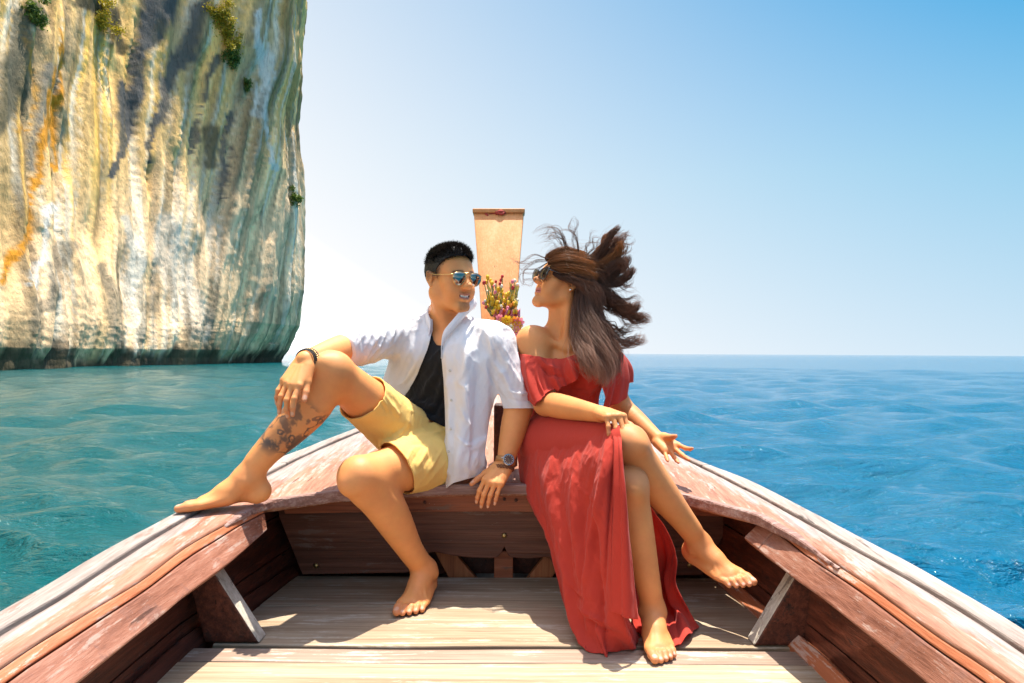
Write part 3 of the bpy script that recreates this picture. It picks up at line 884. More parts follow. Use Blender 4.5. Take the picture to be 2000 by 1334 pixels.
class Body:
    def __init__(s): s.prims = []; s.grp = []; s.g = 0           # g: 0 belongs to every group, else one limb of its own
    def cone(s, a, b, ra, rb, k=.02, flat=None, sub=False, tags=''):
        """tapered limb; flat=(axis, factor) squashes its section along an axis"""
        s.prims.append(('c', np.array(a, float), np.array(b, float), float(ra), float(rb), float(k), flat, sub, tags)); s.grp.append(s.g); return s
    def ball(s, c, r, k=.02, sub=False, tags=''):
        return s.cone(c, np.array(c) + 1e-4, r, r, k, None, sub, tags)
    def ell(s, c, R, r, k=.02, sub=False, tags=''):
        s.prims.append(('e', np.array(c, float), np.array(R, float), np.array(r, float), 0, float(k), None, sub, tags)); s.grp.append(s.g); return s
    def chain(s, pts, rad, k=.02, flat=None, tags='', sm=1):
        if sm > 1:
            n = (len(pts) - 1) * sm + 1
            q = catmull(np.hstack([np.asarray(pts, float), np.asarray(rad, float)[:, None]]), n); pts, rad = q[:, :3], q[:, 3]
        s.prims.append(('h', np.asarray(pts, float), np.asarray(rad, float), None, 0, float(k), flat, False, tags)); s.grp.append(s.g)
        return s
    def bounds(s):
        lo, hi = np.full(3, 1e9), np.full(3, -1e9)
        for p in s.prims:
            if p[7]: continue
            if p[0] == 'h':
                lo = np.minimum(lo, (p[1] - p[2][:, None]).min(0)); hi = np.maximum(hi, (p[1] + p[2][:, None]).max(0))
            elif p[0] == 'c':
                r = max(p[3], p[4]); lo = np.minimum(lo, np.minimum(p[1], p[2]) - r); hi = np.maximum(hi, np.maximum(p[1], p[2]) + r)
            else:
                e = np.sqrt(((p[2] * p[3][None]) ** 2).sum(1)); lo = np.minimum(lo, p[1] - e); hi = np.maximum(hi, p[1] + e)
        return lo, hi
    def field(s, h=.003, fine=()):
        lo, hi = s.bounds(); lo -= 4 * h; hi += 4 * h
        ax = []
        for d in range(3):
            x, out = lo[d], [lo[d]]
            while x < hi[d]:
                st = h
                for a, b, hf in fine:
                    if a[d] <= x <= b[d]: st = min(st, hf)
                x += st; out.append(x)
            ax.append(np.array(out))
        out = None
        for gi in sorted(set(s.grp) - {0}) or [0]:
            F = s._fill(ax, h, gi)
            out = F if out is None else np.minimum(out, F, out=out)
        return ax, out
    def _fill(s, ax, h, gi):
        F = np.full(tuple(len(a) for a in ax), .5, np.float32)
        def cone(x, y, z, A, B, C, D, flat):
            px, py, pz = x - A[0], y - A[1], z - A[2]
            ba = (B - A).astype(np.float32)
            t = np.clip((px * ba[0] + py * ba[1] + pz * ba[2]) / (ba @ ba), 0, 1)
            qx, qy, qz = px - t * ba[0], py - t * ba[1], pz - t * ba[2]
            sc = 1.0
            if flat is not None:
                n, w = flat; n = unit(n); d = (qx * n[0] + qy * n[1] + qz * n[2]) * (1 / w - 1)
                qx, qy, qz = qx + d * n[0], qy + d * n[1], qz + d * n[2]; sc = min(1.0, w) ** .5
            return (np.sqrt(qx * qx + qy * qy + qz * qz) - (C + (D - C) * t)) * sc
        for (typ, A, B, C, D, k, flat, sub, tg), pg in zip(s.prims, s.grp):
            if pg not in (0, gi): continue
            m = k + 3.2 * h
            if typ == 'h':
                b0, b1 = (A - B[:, None]).min(0) - m, (A + B[:, None]).max(0) + m
            elif typ == 'c':
                r = max(C, D); b0, b1 = np.minimum(A, B) - r - m, np.maximum(A, B) + r + m
            else:
                e = np.sqrt(((B * C[None]) ** 2).sum(1)); b0, b1 = A - e - m, A + e + m
            sl = tuple(slice(max(0, np.searchsorted(ax[d], b0[d]) - 1), np.searchsorted(ax[d], b1[d]) + 1) for d in range(3))
            x = ax[0][sl[0]][:, None, None].astype(np.float32); y = ax[1][sl[1]][None, :, None].astype(np.float32); z = ax[2][sl[2]][None, None, :].astype(np.float32)
            if x.size == 0 or y.size == 0 or z.size == 0: continue
            if typ == 'c': d = cone(x, y, z, A, B, C, D, flat)
            elif typ == 'h':
                d = cone(x, y, z, A[0], A[1], B[0], B[1], flat)
                for j in range(1, len(A) - 1): d = np.minimum(d, cone(x, y, z, A[j], A[j + 1], B[j], B[j + 1], flat))
            else:
                px, py, pz = x - A[0], y - A[1], z - A[2]
                k0 = k1 = 0
                for j in range(3):
                    u = px * B[0, j] + py * B[1, j] + pz * B[2, j]
                    k0 = k0 + (u / C[j]) ** 2; k1 = k1 + (u / C[j] ** 2) ** 2
                k0 = np.sqrt(k0); d = k0 * (k0 - 1) / np.maximum(np.sqrt(k1), 1e-6)
            cur = F[sl]
            if sub:
                d = -d; hh = np.maximum(k - np.abs(cur - d), 0) / k; F[sl] = np.maximum(cur, d) + hh * hh * k * .25
            else:
                hh = np.maximum(k - np.abs(cur - d), 0) / k; F[sl] = np.minimum(cur, d) - hh * hh * k * .25
        return F

def surface(ax, F):
    """surface nets on a rectilinear grid -> vertices, quads"""
    I = F < 0
    c = np.zeros(tuple(n - 1 for n in F.shape), np.uint8)
    sl = lambda o, n: slice(o, n - 1 + o)
    for dx in (0, 1):
        for dy in (0, 1):
            for dz in (0, 1):
                c += I[sl(dx, F.shape[0]), sl(dy, F.shape[1]), sl(dz, F.shape[2])]
    act = np.argwhere((c > 0) & (c < 8))
    idx = np.full(c.shape, -1, np.int32)
    idx[act[:, 0], act[:, 1], act[:, 2]] = np.arange(len(act))
    corner = [(a, b, d) for a in (0, 1) for b in (0, 1) for d in (0, 1)]
    val = np.stack([F[act[:, 0] + a, act[:, 1] + b, act[:, 2] + d] for a, b, d in corner], 1)
    acc = np.zeros((len(act), 3)); cnt = np.zeros(len(act))
    for i in range(8):
        for j in range(i + 1, 8):
            ci, cj = np.array(corner[i]), np.array(corner[j])
            if np.abs(ci - cj).sum() != 1: continue
            x, y = val[:, i], val[:, j]
            m = (x < 0) != (y < 0)
            t = np.where(m, x / np.where(m, x - y, 1), 0)
            p = ci[None] + (cj - ci)[None] * t[:, None]
            acc += p * m[:, None]; cnt += m
    p = acc / cnt[:, None]
    v = np.stack([ax[d][act[:, d]] + p[:, d] * (ax[d][act[:, d] + 1] - ax[d][act[:, d]]) for d in range(3)], 1)
    Q = []
    for d in range(3):
        a = [slice(None)] * 3; b = [slice(None)] * 3
        a[d] = slice(0, -1); b[d] = slice(1, None)
        diff = I[tuple(a)] != I[tuple(b)]
        e = np.argwhere(diff)
        o1, o2 = [(1, 2), (2, 0), (0, 1)][d]
        ok = (e[:, o1] > 0) & (e[:, o2] > 0) & (e[:, o1] < F.shape[o1] - 1) & (e[:, o2] < F.shape[o2] - 1)
        e = e[ok]
        def cell(s1, s2):
            q = e.copy(); q[:, o1] -= s1; q[:, o2] -= s2
            return idx[q[:, 0], q[:, 1], q[:, 2]]
        quad = np.stack([cell(1, 1), cell(0, 1), cell(0, 0), cell(1, 0)], 1)
        ins = I[e[:, 0], e[:, 1], e[:, 2]]
        quad = np.where(ins[:, None], quad, quad[:, ::-1])
        Q.append(quad)
    Q = np.vstack(Q)
    Q = Q[(Q >= 0).all(1)]
    return v, Q

def sample(ax, F, p):
    """trilinear field values at points"""
    i, f = [], []
    for d in range(3):
        k = np.clip(np.searchsorted(ax[d], p[:, d]) - 1, 0, len(ax[d]) - 2)
        i.append(k); f.append(np.clip((p[:, d] - ax[d][k]) / (ax[d][k + 1] - ax[d][k]), 0, 1))
    r = 0
    for a in (0, 1):
        for b in (0, 1):
            for c in (0, 1):
                w = (f[0] if a else 1 - f[0]) * (f[1] if b else 1 - f[1]) * (f[2] if c else 1 - f[2])
                r = r + w * F[i[0] + a, i[1] + b, i[2] + c]
    return r

def relax(v, q, n=2, lam=.5, fixed=None):
    e = np.vstack([q[:, [0, 1]], q[:, [1, 2]], q[:, [2, 3]], q[:, [3, 0]]])
    e = np.vstack([e, e[:, ::-1]])
    cnt = np.bincount(e[:, 0], minlength=len(v)).astype(float); cnt[cnt == 0] = 1
    for _ in range(n):
        s = np.stack([np.bincount(e[:, 0], weights=v[e[:, 1], d], minlength=len(v)) for d in range(3)], 1) / cnt[:, None]
        w = lam if fixed is None else lam * (1 - fixed)[:, None]
        v = v + (s - v) * w
    return v

def vnormals(v, q):
    n = np.cross(v[q[:, 2]] - v[q[:, 0]], v[q[:, 3]] - v[q[:, 1]])
    r = np.stack([np.bincount(q.ravel(), weights=np.repeat(n[:, d], 4), minlength=len(v)) for d in range(3)], 1)
    return r / (np.linalg.norm(r, axis=1)[:, None] + 1e-12)

def compact(v, q, extra=None):
    used = np.unique(q); m = np.full(len(v), -1); m[used] = np.arange(len(used))
    return v[used], m[q], used

def trim(v, q, g):
    """keep where g < 0; the cut edge is slid onto g = 0"""
    ins = g < 0
    q = q[ins[q].any(1)]
    outv = np.unique(q[~ins[q]])
    acc = np.zeros((len(v), 3)); cnt = np.zeros(len(v))
    for a in range(4):
        for b in range(4):
            if a == b: continue
            i, o = q[:, a], q[:, b]
            m = ins[i] & ~ins[o]
            i, o = i[m], o[m]
            t = g[i] / (g[i] - g[o])
            np.add.at(acc, o, v[i] + (v[o] - v[i]) * t[:, None]); np.add.at(cnt, o, 1)
    v = v.copy(); m = cnt > 0
    v[m] = acc[m] / cnt[m][:, None]
    return compact(v, q)

def poly_sd(px, py, poly):
    """signed distance (pixels) to a polygon: negative inside"""
    p = np.array(poly, float); n = len(p)
    d = np.full(px.shape, 1e18); s = np.ones(px.shape)
    for i in range(n):
        a, b = p[i], p[i - 1]
        e = b - a; wx, wy = px - a[0], py - a[1]
        t = np.clip((wx * e[0] + wy * e[1]) / (e @ e), 0, 1)
        d = np.minimum(d, (wx - t * e[0]) ** 2 + (wy - t * e[1]) ** 2)
        c1, c2, c3 = py >= a[1], py < b[1], e[0] * wy > e[1] * wx
        s = np.where((c1 & c2 & c3) | (~c1 & ~c2 & ~c3), -s, s)
    return s * np.sqrt(d)

def pline_dist(px, py, pts):
    """distance to a polyline and the position along it 0..1"""
    p = np.array(pts, float); best = np.full(px.shape, 1e9); at = np.zeros(px.shape)
    n = len(p) - 1
    for i in range(n):
        d = p[i + 1] - p[i]; t = np.clip(((px - p[i, 0]) * d[0] + (py - p[i, 1]) * d[1]) / (d @ d), 0, 1)
        q = np.hypot(px - p[i, 0] - t * d[0], py - p[i, 1] - t * d[1])
        m = q < best; best = np.where(m, q, best); at = np.where(m, (i + t) / n, at)
    return best, at

def folds(v, n, lines, only=None):
    """raise ridges (h>0) or press creases (h<0) along drawn lines on the side of the cloth that is drawn"""
    px, py = proj(v)
    view = unit_rows(v - CAM)
    w = smoothstep(.05, .45, -(n * view).sum(1))
    d = np.zeros(len(v))
    for pts, wd, h in lines:
        q, at = pline_dist(px, py, pts)
        d += h * np.exp(-(q / wd) ** 2) * np.sin(np.clip(at, .04, .96) * math.pi) ** .5
    return v + n * (d * w)[:, None]

def unit_rows(a): return a / (np.linalg.norm(a, axis=1)[:, None] + 1e-12)

# ---- anatomy
def head_prims(b, c, R, s=1.0, female=False, k=.012, smile=.0):
    """R columns: side, forward, up"""
    T = lambda x, y, z: np.asarray(c) + R @ (np.array([x, y, z], float) * s)
    E = lambda p, r, k_, sub=False: b.ell(T(*p), R, np.array(r) * s, k_ * s, sub)
    C = lambda p, q, ra, rb, k_, sub=False: b.cone(T(*p), T(*q), ra * s, rb * s, k_ * s, None, sub)
    jw = .046 if female else .052
    E((0, -.014, .040), (.074, .096, .078), .02)
    E((0, .030, .030), (.062, .058, .062), .03)
    E((0, .030, -.030), (.055, .056, .068), .03)
    E((0, .050, -.058), (.034, .034, .036), .03)
    for x in (-1, 1):
        C((x * jw, -.006, -.048), (x * .016, .070, -.098), .020, .015, .028)
        C((x * (jw + .004), -.008, -.015), (x * jw, -.006, -.048), .018, .019, .02)
        E((x * .043, .054, -.014), (.021, .020, .017), .022)
        E((x * .033, .060, -.045), (.022, .020, .026), .024)
        C((x * .012, .086, .026), (x * .046, .064, .024), .0085 if not female else .006, .008, .02)
        E((x * .031, .094, .006), (.015, .014, .011), .014, True)
        E((x * .031, .073, .005), (.0135, .0125, .0115), .006)
        # ears
        e = np.array([x * .0785, -.010, .004])
        C(e + (-x * .006, .006, .010), e + (x * .004, -.010, .022), .008, .0075, .006)
        C(e + (x * .004, -.010, .022), e + (x * .004, -.013, .002), .0075, .007, .004)
        C(e + (x * .004, -.013, .002), e + (x * .000, .002, -.024), .007, .0075, .004)
        E(e + (x * .002, -.002, .004), (.006, .013, .022), .006)
        E(e + (x * .009, .000, .004), (.006, .0075, .014), .005, True)
    E((0, .076, -.100), (.020 if not female else .016, .016, .015), .02)
    nb = 1.0 if not female else .9
    C((0, .086, .016), (0, .108, -.020), .0085 * nb, .0115 * nb, .014)
    E((0, .110, -.023), (.0125 * nb, .0115, .010), .01)
    for x in (-1, 1):
        E((x * .0115 * nb, .100, -.026), (.0085 * nb, .010, .0078), .008)
        E((x * .006, .108, -.0335), (.0032, .004, .0025), .004, True)
    w = .0225 + smile * .006
    up = smile * .0065
    dy = -.0055
    for x in (-1, 1):
        C((0, .0975 + dy, -.0545), (x * .011, .0945 + dy, -.0535), .0042, .0046, .005)
        C((x * .011, .0945 + dy, -.0535), (x * w, .080 + dy, -.058 + up), .0044, .002, .006)
        C((0, .0965 + dy, -.0685 - smile * .003), (x * .010, .0935 + dy, -.0675 - smile * .003), .0056, .0050, .006)
        C((x * .010, .0935 + dy, -.0675 - smile * .003), (x * w, .080 + dy, -.060 + up), .0050, .002, .006)
        C((x * (w + .002), .078 + dy, -.058 + up), (x * (w + .003), .073 + dy, -.066 + up), .002, .0015, .006, True)
        if smile > .5: E((x * .036, .066, -.040), (.016, .014, .016), .02)
    C((-w * .8, .090 + dy, -.0605 + up * .8), (0, .1005 + dy, -.061), .0016 + .0006 * (smile > .5), (.0032 if smile > .5 else .0012), .003, True)
    C((w * .8, .090 + dy, -.0605 + up * .8), (0, .1005 + dy, -.061), .0016 + .0006 * (smile > .5), (.0032 if smile > .5 else .0012), .003, True)
    return T

def hand_prims(b, W, f, n, thumb, s=1.0, curl=None, spread=.10, th=(.5, .35, .35, .2), k=.006, tipthin=1.0):
    """W wrist; f towards the knuckles; n out of the back of the hand; thumb=+1/-1 side of cross(f,n).
       returns nail places and knuckles"""
    f = unit(f); n = np.asarray(n, float); n = unit(n - f * (n @ f)); t = np.cross(f, n) * thumb
    W = np.asarray(W, float)
    curl = curl or [(.3, .5, .3)] * 4
    nails, kn = [], []
    off = [.029, .0095, -.010, -.028]; ln = [.088, .092, .087, .078]
    phal = [(.041, .025, .021), (.045, .028, .022), (.042, .026, .021), (.033, .020, .019)]
    rad = [.0088, .0090, .0085, .0076]
    for i in range(4):
        base = W + t * off[i] * s * .62 + f * .010 * s
        K = W + t * off[i] * s + f * ln[i] * s - n * (.002 * s if i in (1, 2) else .005 * s)
        b.cone(base, K, .0135 * s, .0112 * s, .012 * s, (n, .92))
        b.ball(K + n * .0015 * s, .0098 * s, .006 * s)
        kn.append(K)
        b.cone(W + t * off[i] * s * .45 + f * .03 * s + n * .0125 * s, K + n * .0085 * s, .0028 * s, .0035 * s, .004 * s)
        sp = (1.2 - i) * spread if not isinstance(spread, (list, tuple)) else spread[i]
        d = unit(f * math.cos(sp) + t * math.sin(sp)); side = np.cross(d, n)
        ang = 0; p = K; nn = n
        r0 = rad[i] * s
        for j in range(3):
            ang += curl[i][j]
            dd = d * math.cos(ang) - n * math.sin(ang); nn = n * math.cos(ang) + d * math.sin(ang)
            q = p + dd * phal[i][j] * s
            ra = r0 * (1.0, .93, .84)[j]; rb = r0 * (.95, .86, .70 * tipthin)[j]
            b.cone(p, q, ra, rb, k * s * .5)
            if j < 2: b.ball(q + nn * .0008 * s, rb * 1.06, k * s * .4)
            if j == 2: nails.append((p + dd * phal[i][j] * s * .78 + nn * rb * .85, nn, .0062 * s))
            p = q
    # palm pads
    b.cone(W + f * .022 * s - n * .006 * s + t * .012 * s, W + f * .075 * s - n * .006 * s + t * .012 * s, .015 * s, .012 * s, .015 * s)
    b.cone(W + f * .02 * s - n * .006 * s - t * .018 * s, W + f * .07 * s - n * .006 * s - t * .020 * s, .0155 * s, .012 * s, .015 * s)
    # thumb
    a0, a1, a2, drop = th
    B = W + f * .018 * s + t * .020 * s - n * .006 * s
    d0 = unit(f * math.cos(a0) + t * math.sin(a0) - n * drop); T1 = B + d0 * .046 * s
    d1 = unit(d0 * math.cos(a1) + f * math.sin(a1) - n * drop * .3); T2 = T1 + d1 * .034 * s
    d2 = unit(d1 * math.cos(a2) + f * math.sin(a2) - n * drop * .2); T3 = T2 + d2 * .026 * s
    b.cone(B, T1, .0165 * s, .0122 * s, .014 * s); b.cone(T1, T2, .0112 * s, .0100 * s, .005 * s); b.cone(T2, T3, .0102 * s, .0080 * s, .004 * s)
    tn = unit(np.cross(d2, np.cross(n + t * .6, d2)))
    nails.append((T2 + d2 * .019 * s + tn * .0078 * s, tn, .0075 * s))
    return nails, kn

def foot_prims(b, A, f, u, med, L=.25, w=1.0, toecurl=0.0, k=.008):
    """A ankle centre; f heel to toe; u up out of the instep; med +1/-1: side of the big toe along cross(f,u)"""
    f = unit(f); u = np.asarray(u, float); u = unit(u - f * (u @ f)); m = np.cross(f, u) * med
    s = L / .25; A = np.asarray(A, float)
    T = lambda x, y, z: A + (m * x * w + f * y + u * z) * s
    flat = (u, .75)
    b.cone(T(0, -.040, -.052), T(0, -.030, -.055), .029 * s, .029 * s, .02 * s)                 # heel
    b.cone(T(0, -.030, .004), T(0, -.044, -.035), .018 * s, .020 * s, .025 * s)                    # tendon
    b.cone(T(0, 0, -.01), T(.004, .055, -.040), .036 * s, .030 * s, .03 * s)                      # instep
    b.cone(T(.004, .05, -.042), T(.006, .115, -.062), .031 * s, .021 * s, .025 * s)
    b.cone(T(-.012, -.01, -.058), T(-.032, .095, -.067), .024 * s, .016 * s, .02 * s, flat)       # outer edge
    b.cone(T(.020, .06, -.058), T(.030, .128, -.064), .019 * s, .019 * s, .02 * s, flat)          # ball
    b.cone(T(-.012, .06, -.060), T(-.008, .125, -.065), .018 * s, .016 * s, .02 * s, flat)
    b.ball(T(.030, 0.002, -.008), .013 * s, .014 * s); b.ball(T(-.031, -.006, -.016), .012 * s, .014 * s)   # ankle bones
    nails = []
    toes = [((.031, .138, -.066), (.031, .160, -.066), (.028, .186, -.069), .0145, .0118),
            ((.010, .135, -.067), (.010, .163, -.062), (.010, .183, -.072), .0098, .0086),
            ((-.007, .130, -.068), (-.007, .154, -.063), (-.007, .172, -.073), .0094, .0082),
            ((-.022, .120, -.069), (-.023, .143, -.065), (-.023, .159, -.074), .0090, .0080),
            ((-.036, .106, -.070), (-.037, .127, -.067), (-.037, .142, -.075), .0088, .0078)]
    for i, (a, c, e, ra, rb) in enumerate(toes):
        b.cone(T(a[0] * .35, .055, -.016), T(a[0] * .9, a[1] - .012, a[2] + .012), .0035 * s, .0045 * s, .006 * s)
        e2 = (e[0], e[1] - toecurl * .004, e[2] - toecurl * .006)
        b.cone(T(*a), T(*c), ra * s, ra * s, k * s * .6); b.cone(T(*c), T(*e2), ra * .97 * s, rb * s, k * s * .4)
        d = unit(np.array(T(*e2)) - T(*c)); nn = unit(u - d * (u @ d))
        nails.append((T(*e2) - d * .001 * s + nn * rb * .86 * s, nn, (.0085 if i == 0 else .0052) * s))
    return nails

def limb(b, pts, rad, k=.02, sm=4, flat=None):
    return b.chain(pts, rad, k, flat, sm=sm)
def lerp(a, b, t): return np.asarray(a) * (1 - t) + np.asarray(b) * t

def skin_mat(name, base, red, rough=.56):
    t = NT(name)
    a = t.n('ShaderNodeAttribute', attribute_name='Col')
    co = t.coord('Object')
    n1 = t.noise(co, 18, 6, .68); n2 = t.noise(co, 160, 3, .6)
    c = t.mix(t.ramp(n1, [(.38, (0, 0, 0)), (.68, (.45, .45, .45))]), base, red)
    c = t.mix(t.math('MULTIPLY', n2, .16), c, tuple(x * .6 for x in base[:3]) + (1,))
    c = t.mix(a.outputs['Alpha'], c, a.outputs['Color'])
    n3 = t.noise(co, 5.5, 4, .6)
    hs = t.n('ShaderNodeHueSaturation'); t.l(c, hs.inputs['Color']); t.l(t.math('ADD', t.math('MULTIPLY', n3, .7), .65), hs.inputs['Value']); c = hs.outputs[0]
    h = t.math('ADD', t.math('ADD', t.math('MULTIPLY', n2, .5), t.math('MULTIPLY', t.noise(co, 420, 2, .6), .5)), t.math('MULTIPLY', t.noise(co, 45, 3, .6), .15))
    b = t.bsdf(Base_Color=c, Roughness=t.math('ADD', rough - .08, t.math('MULTIPLY', n1, .16)), Specular_IOR_Level=.34, Subsurface_Weight=.08, Subsurface_Scale=.012, Normal=t.bump(h, .22, .0025))
    b.inputs['Subsurface Radius'].default_value = (1.0, .35, .15)
    return t.done(b)

def cloth_mat(name, base, trans=.25, rough=.85, weave=900, sheen=.2, var=.12):
    t = NT(name)
    co = t.coord('Object')
    n = t.noise(co, 22, 4, .6); w = t.noise(co, weave, 2, .5)
    c = t.mix(t.math('MULTIPLY', n, var * 2), base, tuple(x * .72 for x in base[:3]) + (1,))
    c = t.mix(t.math('MULTIPLY', w, .2), c, tuple(x * .6 for x in base[:3]) + (1,))
    crumple = t.noise(t.coord('Object', (1, 1, .6)), 38, 5, .6, .8)
    h = t.math('ADD', t.math('MULTIPLY', w, .12), t.math('MULTIPLY', crumple, 1.0))
    nm = t.bump(h, .35, .006)
    b = t.bsdf(Base_Color=c, Roughness=rough, Sheen_Weight=sheen, Specular_IOR_Level=.2, Normal=nm)
    tr = t.n('ShaderNodeBsdfTranslucent'); t.l(c, tr.inputs[0]); t.l(nm, tr.inputs[1])
    mx = t.n('ShaderNodeMixShader'); mx.inputs[0].default_value = trans
    t.l(b.outputs[0], mx.inputs[1]); t.l(tr.outputs[0], mx.inputs[2])
    return t.done(mx)

def paint(v, spots, c=None):
    """pigment: list of (centre, radius, colour, strength)"""
    c = np.zeros((len(v), 4), np.float32) if c is None else c
    for p, r, colr, a in spots:
        d = np.linalg.norm(v - np.asarray(p)[None], axis=1)
        k = (a * (1 - smoothstep(.65 * r, 1.15 * r, d)))[:, None]
        m = k[:, 0] > 0
        c[m, :3] = c[m, :3] * (1 - k[m]) + np.array(colr[:3]) * k[m] if False else np.where(c[m, 3:4] > 0, c[m, :3] * (1 - k[m]) + np.array(colr[:3]) * k[m], np.array(colr[:3]))
        c[m, 3] = np.maximum(c[m, 3], k[m, 0])
    return c

def hair_object(name, strands, radii, mat, parent):
    """strands: list of (n,3) arrays"""
    cu = bpy.data.hair_curves.new(name)
    cu.add_curves([len(s_) for s_ in strands])
    pts = np.vstack(strands).astype(np.float32)
    cu.attributes['position'].data.foreach_set('vector', pts.ravel())
    at = cu.attributes.get('radius') or cu.attributes.new('radius', 'FLOAT', 'POINT')
    at.data.foreach_set('value', np.concatenate(radii).astype(np.float32))
    cu.materials.append(mat)
    o = bpy.data.objects.new(name, cu); col.objects.link(o)
    o.parent = parent; o.location = -parent.location
    return o

def ring_pts(c, axis, r, n, ref=(0, 0, 1), squash=1.0):
    a = unit(axis); u = np.asarray(ref, float); u = unit(u - a * (u @ a)); w = np.cross(a, u)
    t = np.linspace(0, 2 * math.pi, n, endpoint=False)
    return c + r * (np.cos(t)[:, None] * u + squash * np.sin(t)[:, None] * w)

def band(c, axis, r, width, thick, n=40, ref=(0, 0, 1), squash=1.0):
    a = unit(axis); p = ring_pts(c, a, r, n, ref, squash); o = unit_rows(p - c)
    rows = [p + a * width / 2, p + a * width / 2 + o * thick, p - a * width / 2 + o * thick, p - a * width / 2]
    v = np.stack(rows, 1).reshape(-1, 3); f = []
    for i in range(n):
        j = (i + 1) % n
        for k in range(4): f.append((i * 4 + k, i * 4 + (k + 1) % 4, j * 4 + (k + 1) % 4, j * 4 + k))
    return v, np.array(f)

# ================================================================== the man
man = thing('person', 'man in open white shirt and yellow shorts with one bare foot on the rail', 'person', P(850, 940, 2.45), 'couple on the foredeck')
SKIN_M = skin_mat('tan_skin', (.74, .31, .10, 1), (.72, .235, .085, 1))
mHead = P(879, 549, 2.50)
ya = RAD(42); mR = frame((math.sin(ya), -math.cos(ya), -.03), (-.02, 0, 1))
J = dict(
    shR=P(795, 648, 2.58), elR=P(688, 676, 2.32), wrR=P(597, 704, 2.07),
    shL=P(962, 674, 2.46), elL=P(1014, 792, 2.43), wrL=P(986, 906, 2.355),
    neck=P(872, 640, 2.55), chest=P(878, 725, 2.55), waist=P(856, 812, 2.57), pelvis=P(850, 880, 2.55),
    hipR=P(815, 868, 2.50), knR=P(652, 728, 2.13), anR=P(481, 946, 2.08),
    hipL=P(872, 893, 2.48), knL=P(703, 930, 2.10), anL=P(829, 1103, 2.31))
J['anR'][2] = ZR(J['anR'][1]) + .092
J['anL'][2] = FLOOR + .092
mT = frame((-.36, -.93, 0), (0, 0, 1))        # chest axes: side, forward, up

def man_torso(b, g=0.0, k=.05, tags='t'):
    """trunk; g inflates it for clothes"""
    b.ell(J['pelvis'], mT, (.165 + g, .115 + g, .105 + g), k, tags=tags)
    b.ell(J['waist'], mT, (.145 + g, .105 + g, .12 + g), k, tags=tags)
    b.ell(J['chest'] + mT @ np.array([0, .0, -.01]), mT, (.160 + g, .115 + g, .155 + g), k, tags=tags)
    b.ell(lerp(J['shR'], J['shL'], .5) + mT @ np.array([0, .0, -.045]), mT, (.165 + g, .085 + g, .075 + g), k, tags=tags)
    for x in (-1, 1):
        b.ell(J['chest'] + mT @ np.array([x * .07, .075, .055]), mT, (.075 + g, .04 + g, .05 + g), .04, tags=tags)
    for e in ('shR', 'shL'):
        b.cone(J['neck'] + np.array([0, .02, -.01]), J[e] + np.array([0, 0, .005]), .055 + g, .058 + g, .04, tags=tags)

def man_arm(b, sd, g=0.0, upto=1.0, k=.025):
    s_, e, w = J['sh' + sd], J['el' + sd], J['wr' + sd]
    b.ball(s_, .060 + g, .04)
    limb(b, [s_, lerp(s_, e, .35), lerp(s_, e, .75), e], [.060 + g, .057 + g, .050 + g, .045 + g], k, 2)
    if upto > 1:
        limb(b, [e, lerp(e, w, .25), lerp(e, w, .6), lerp(e, w, .92), w], [.045, .049, .041, .031, .030], k, 2)

def man_leg(b, sd, k=.03):
    h, n_, a = J['hip' + sd], J['kn' + sd], J['an' + sd]
    ax_ = unit(n_ - h); sh_ = unit(a - n_)
    back = unit(np.cross(np.cross(ax_, sh_), sh_)) ; back = back if back @ ax_ < 0 else -back
    limb(b, [h, lerp(h, n_, .4), lerp(h, n_, .8), n_], [.102, .088, .067, .059], k, 2)
    b.ball(n_ + ax_ * .012 - sh_ * .004, .048, .025)
    b.ell(n_ + ax_ * .030 - back * .030 + sh_ * .004, frame(sh_, -back), (.026, .030, .026), .022)
    b.ball(n_ + sh_ * .062 - back * .036, .016, .03)
    limb(b, [n_ - back * .006, lerp(n_, a, .28) + back * .016, lerp(n_, a, .5) + back * .012, lerp(n_, a, .78), a + np.array([0, 0, -.0])], [.057, .062, .055, .040, .037], k, 3)
    b.cone(lerp(n_, a, .1) - back * .022, lerp(n_, a, .85) - back * .010, .030, .022, .03)

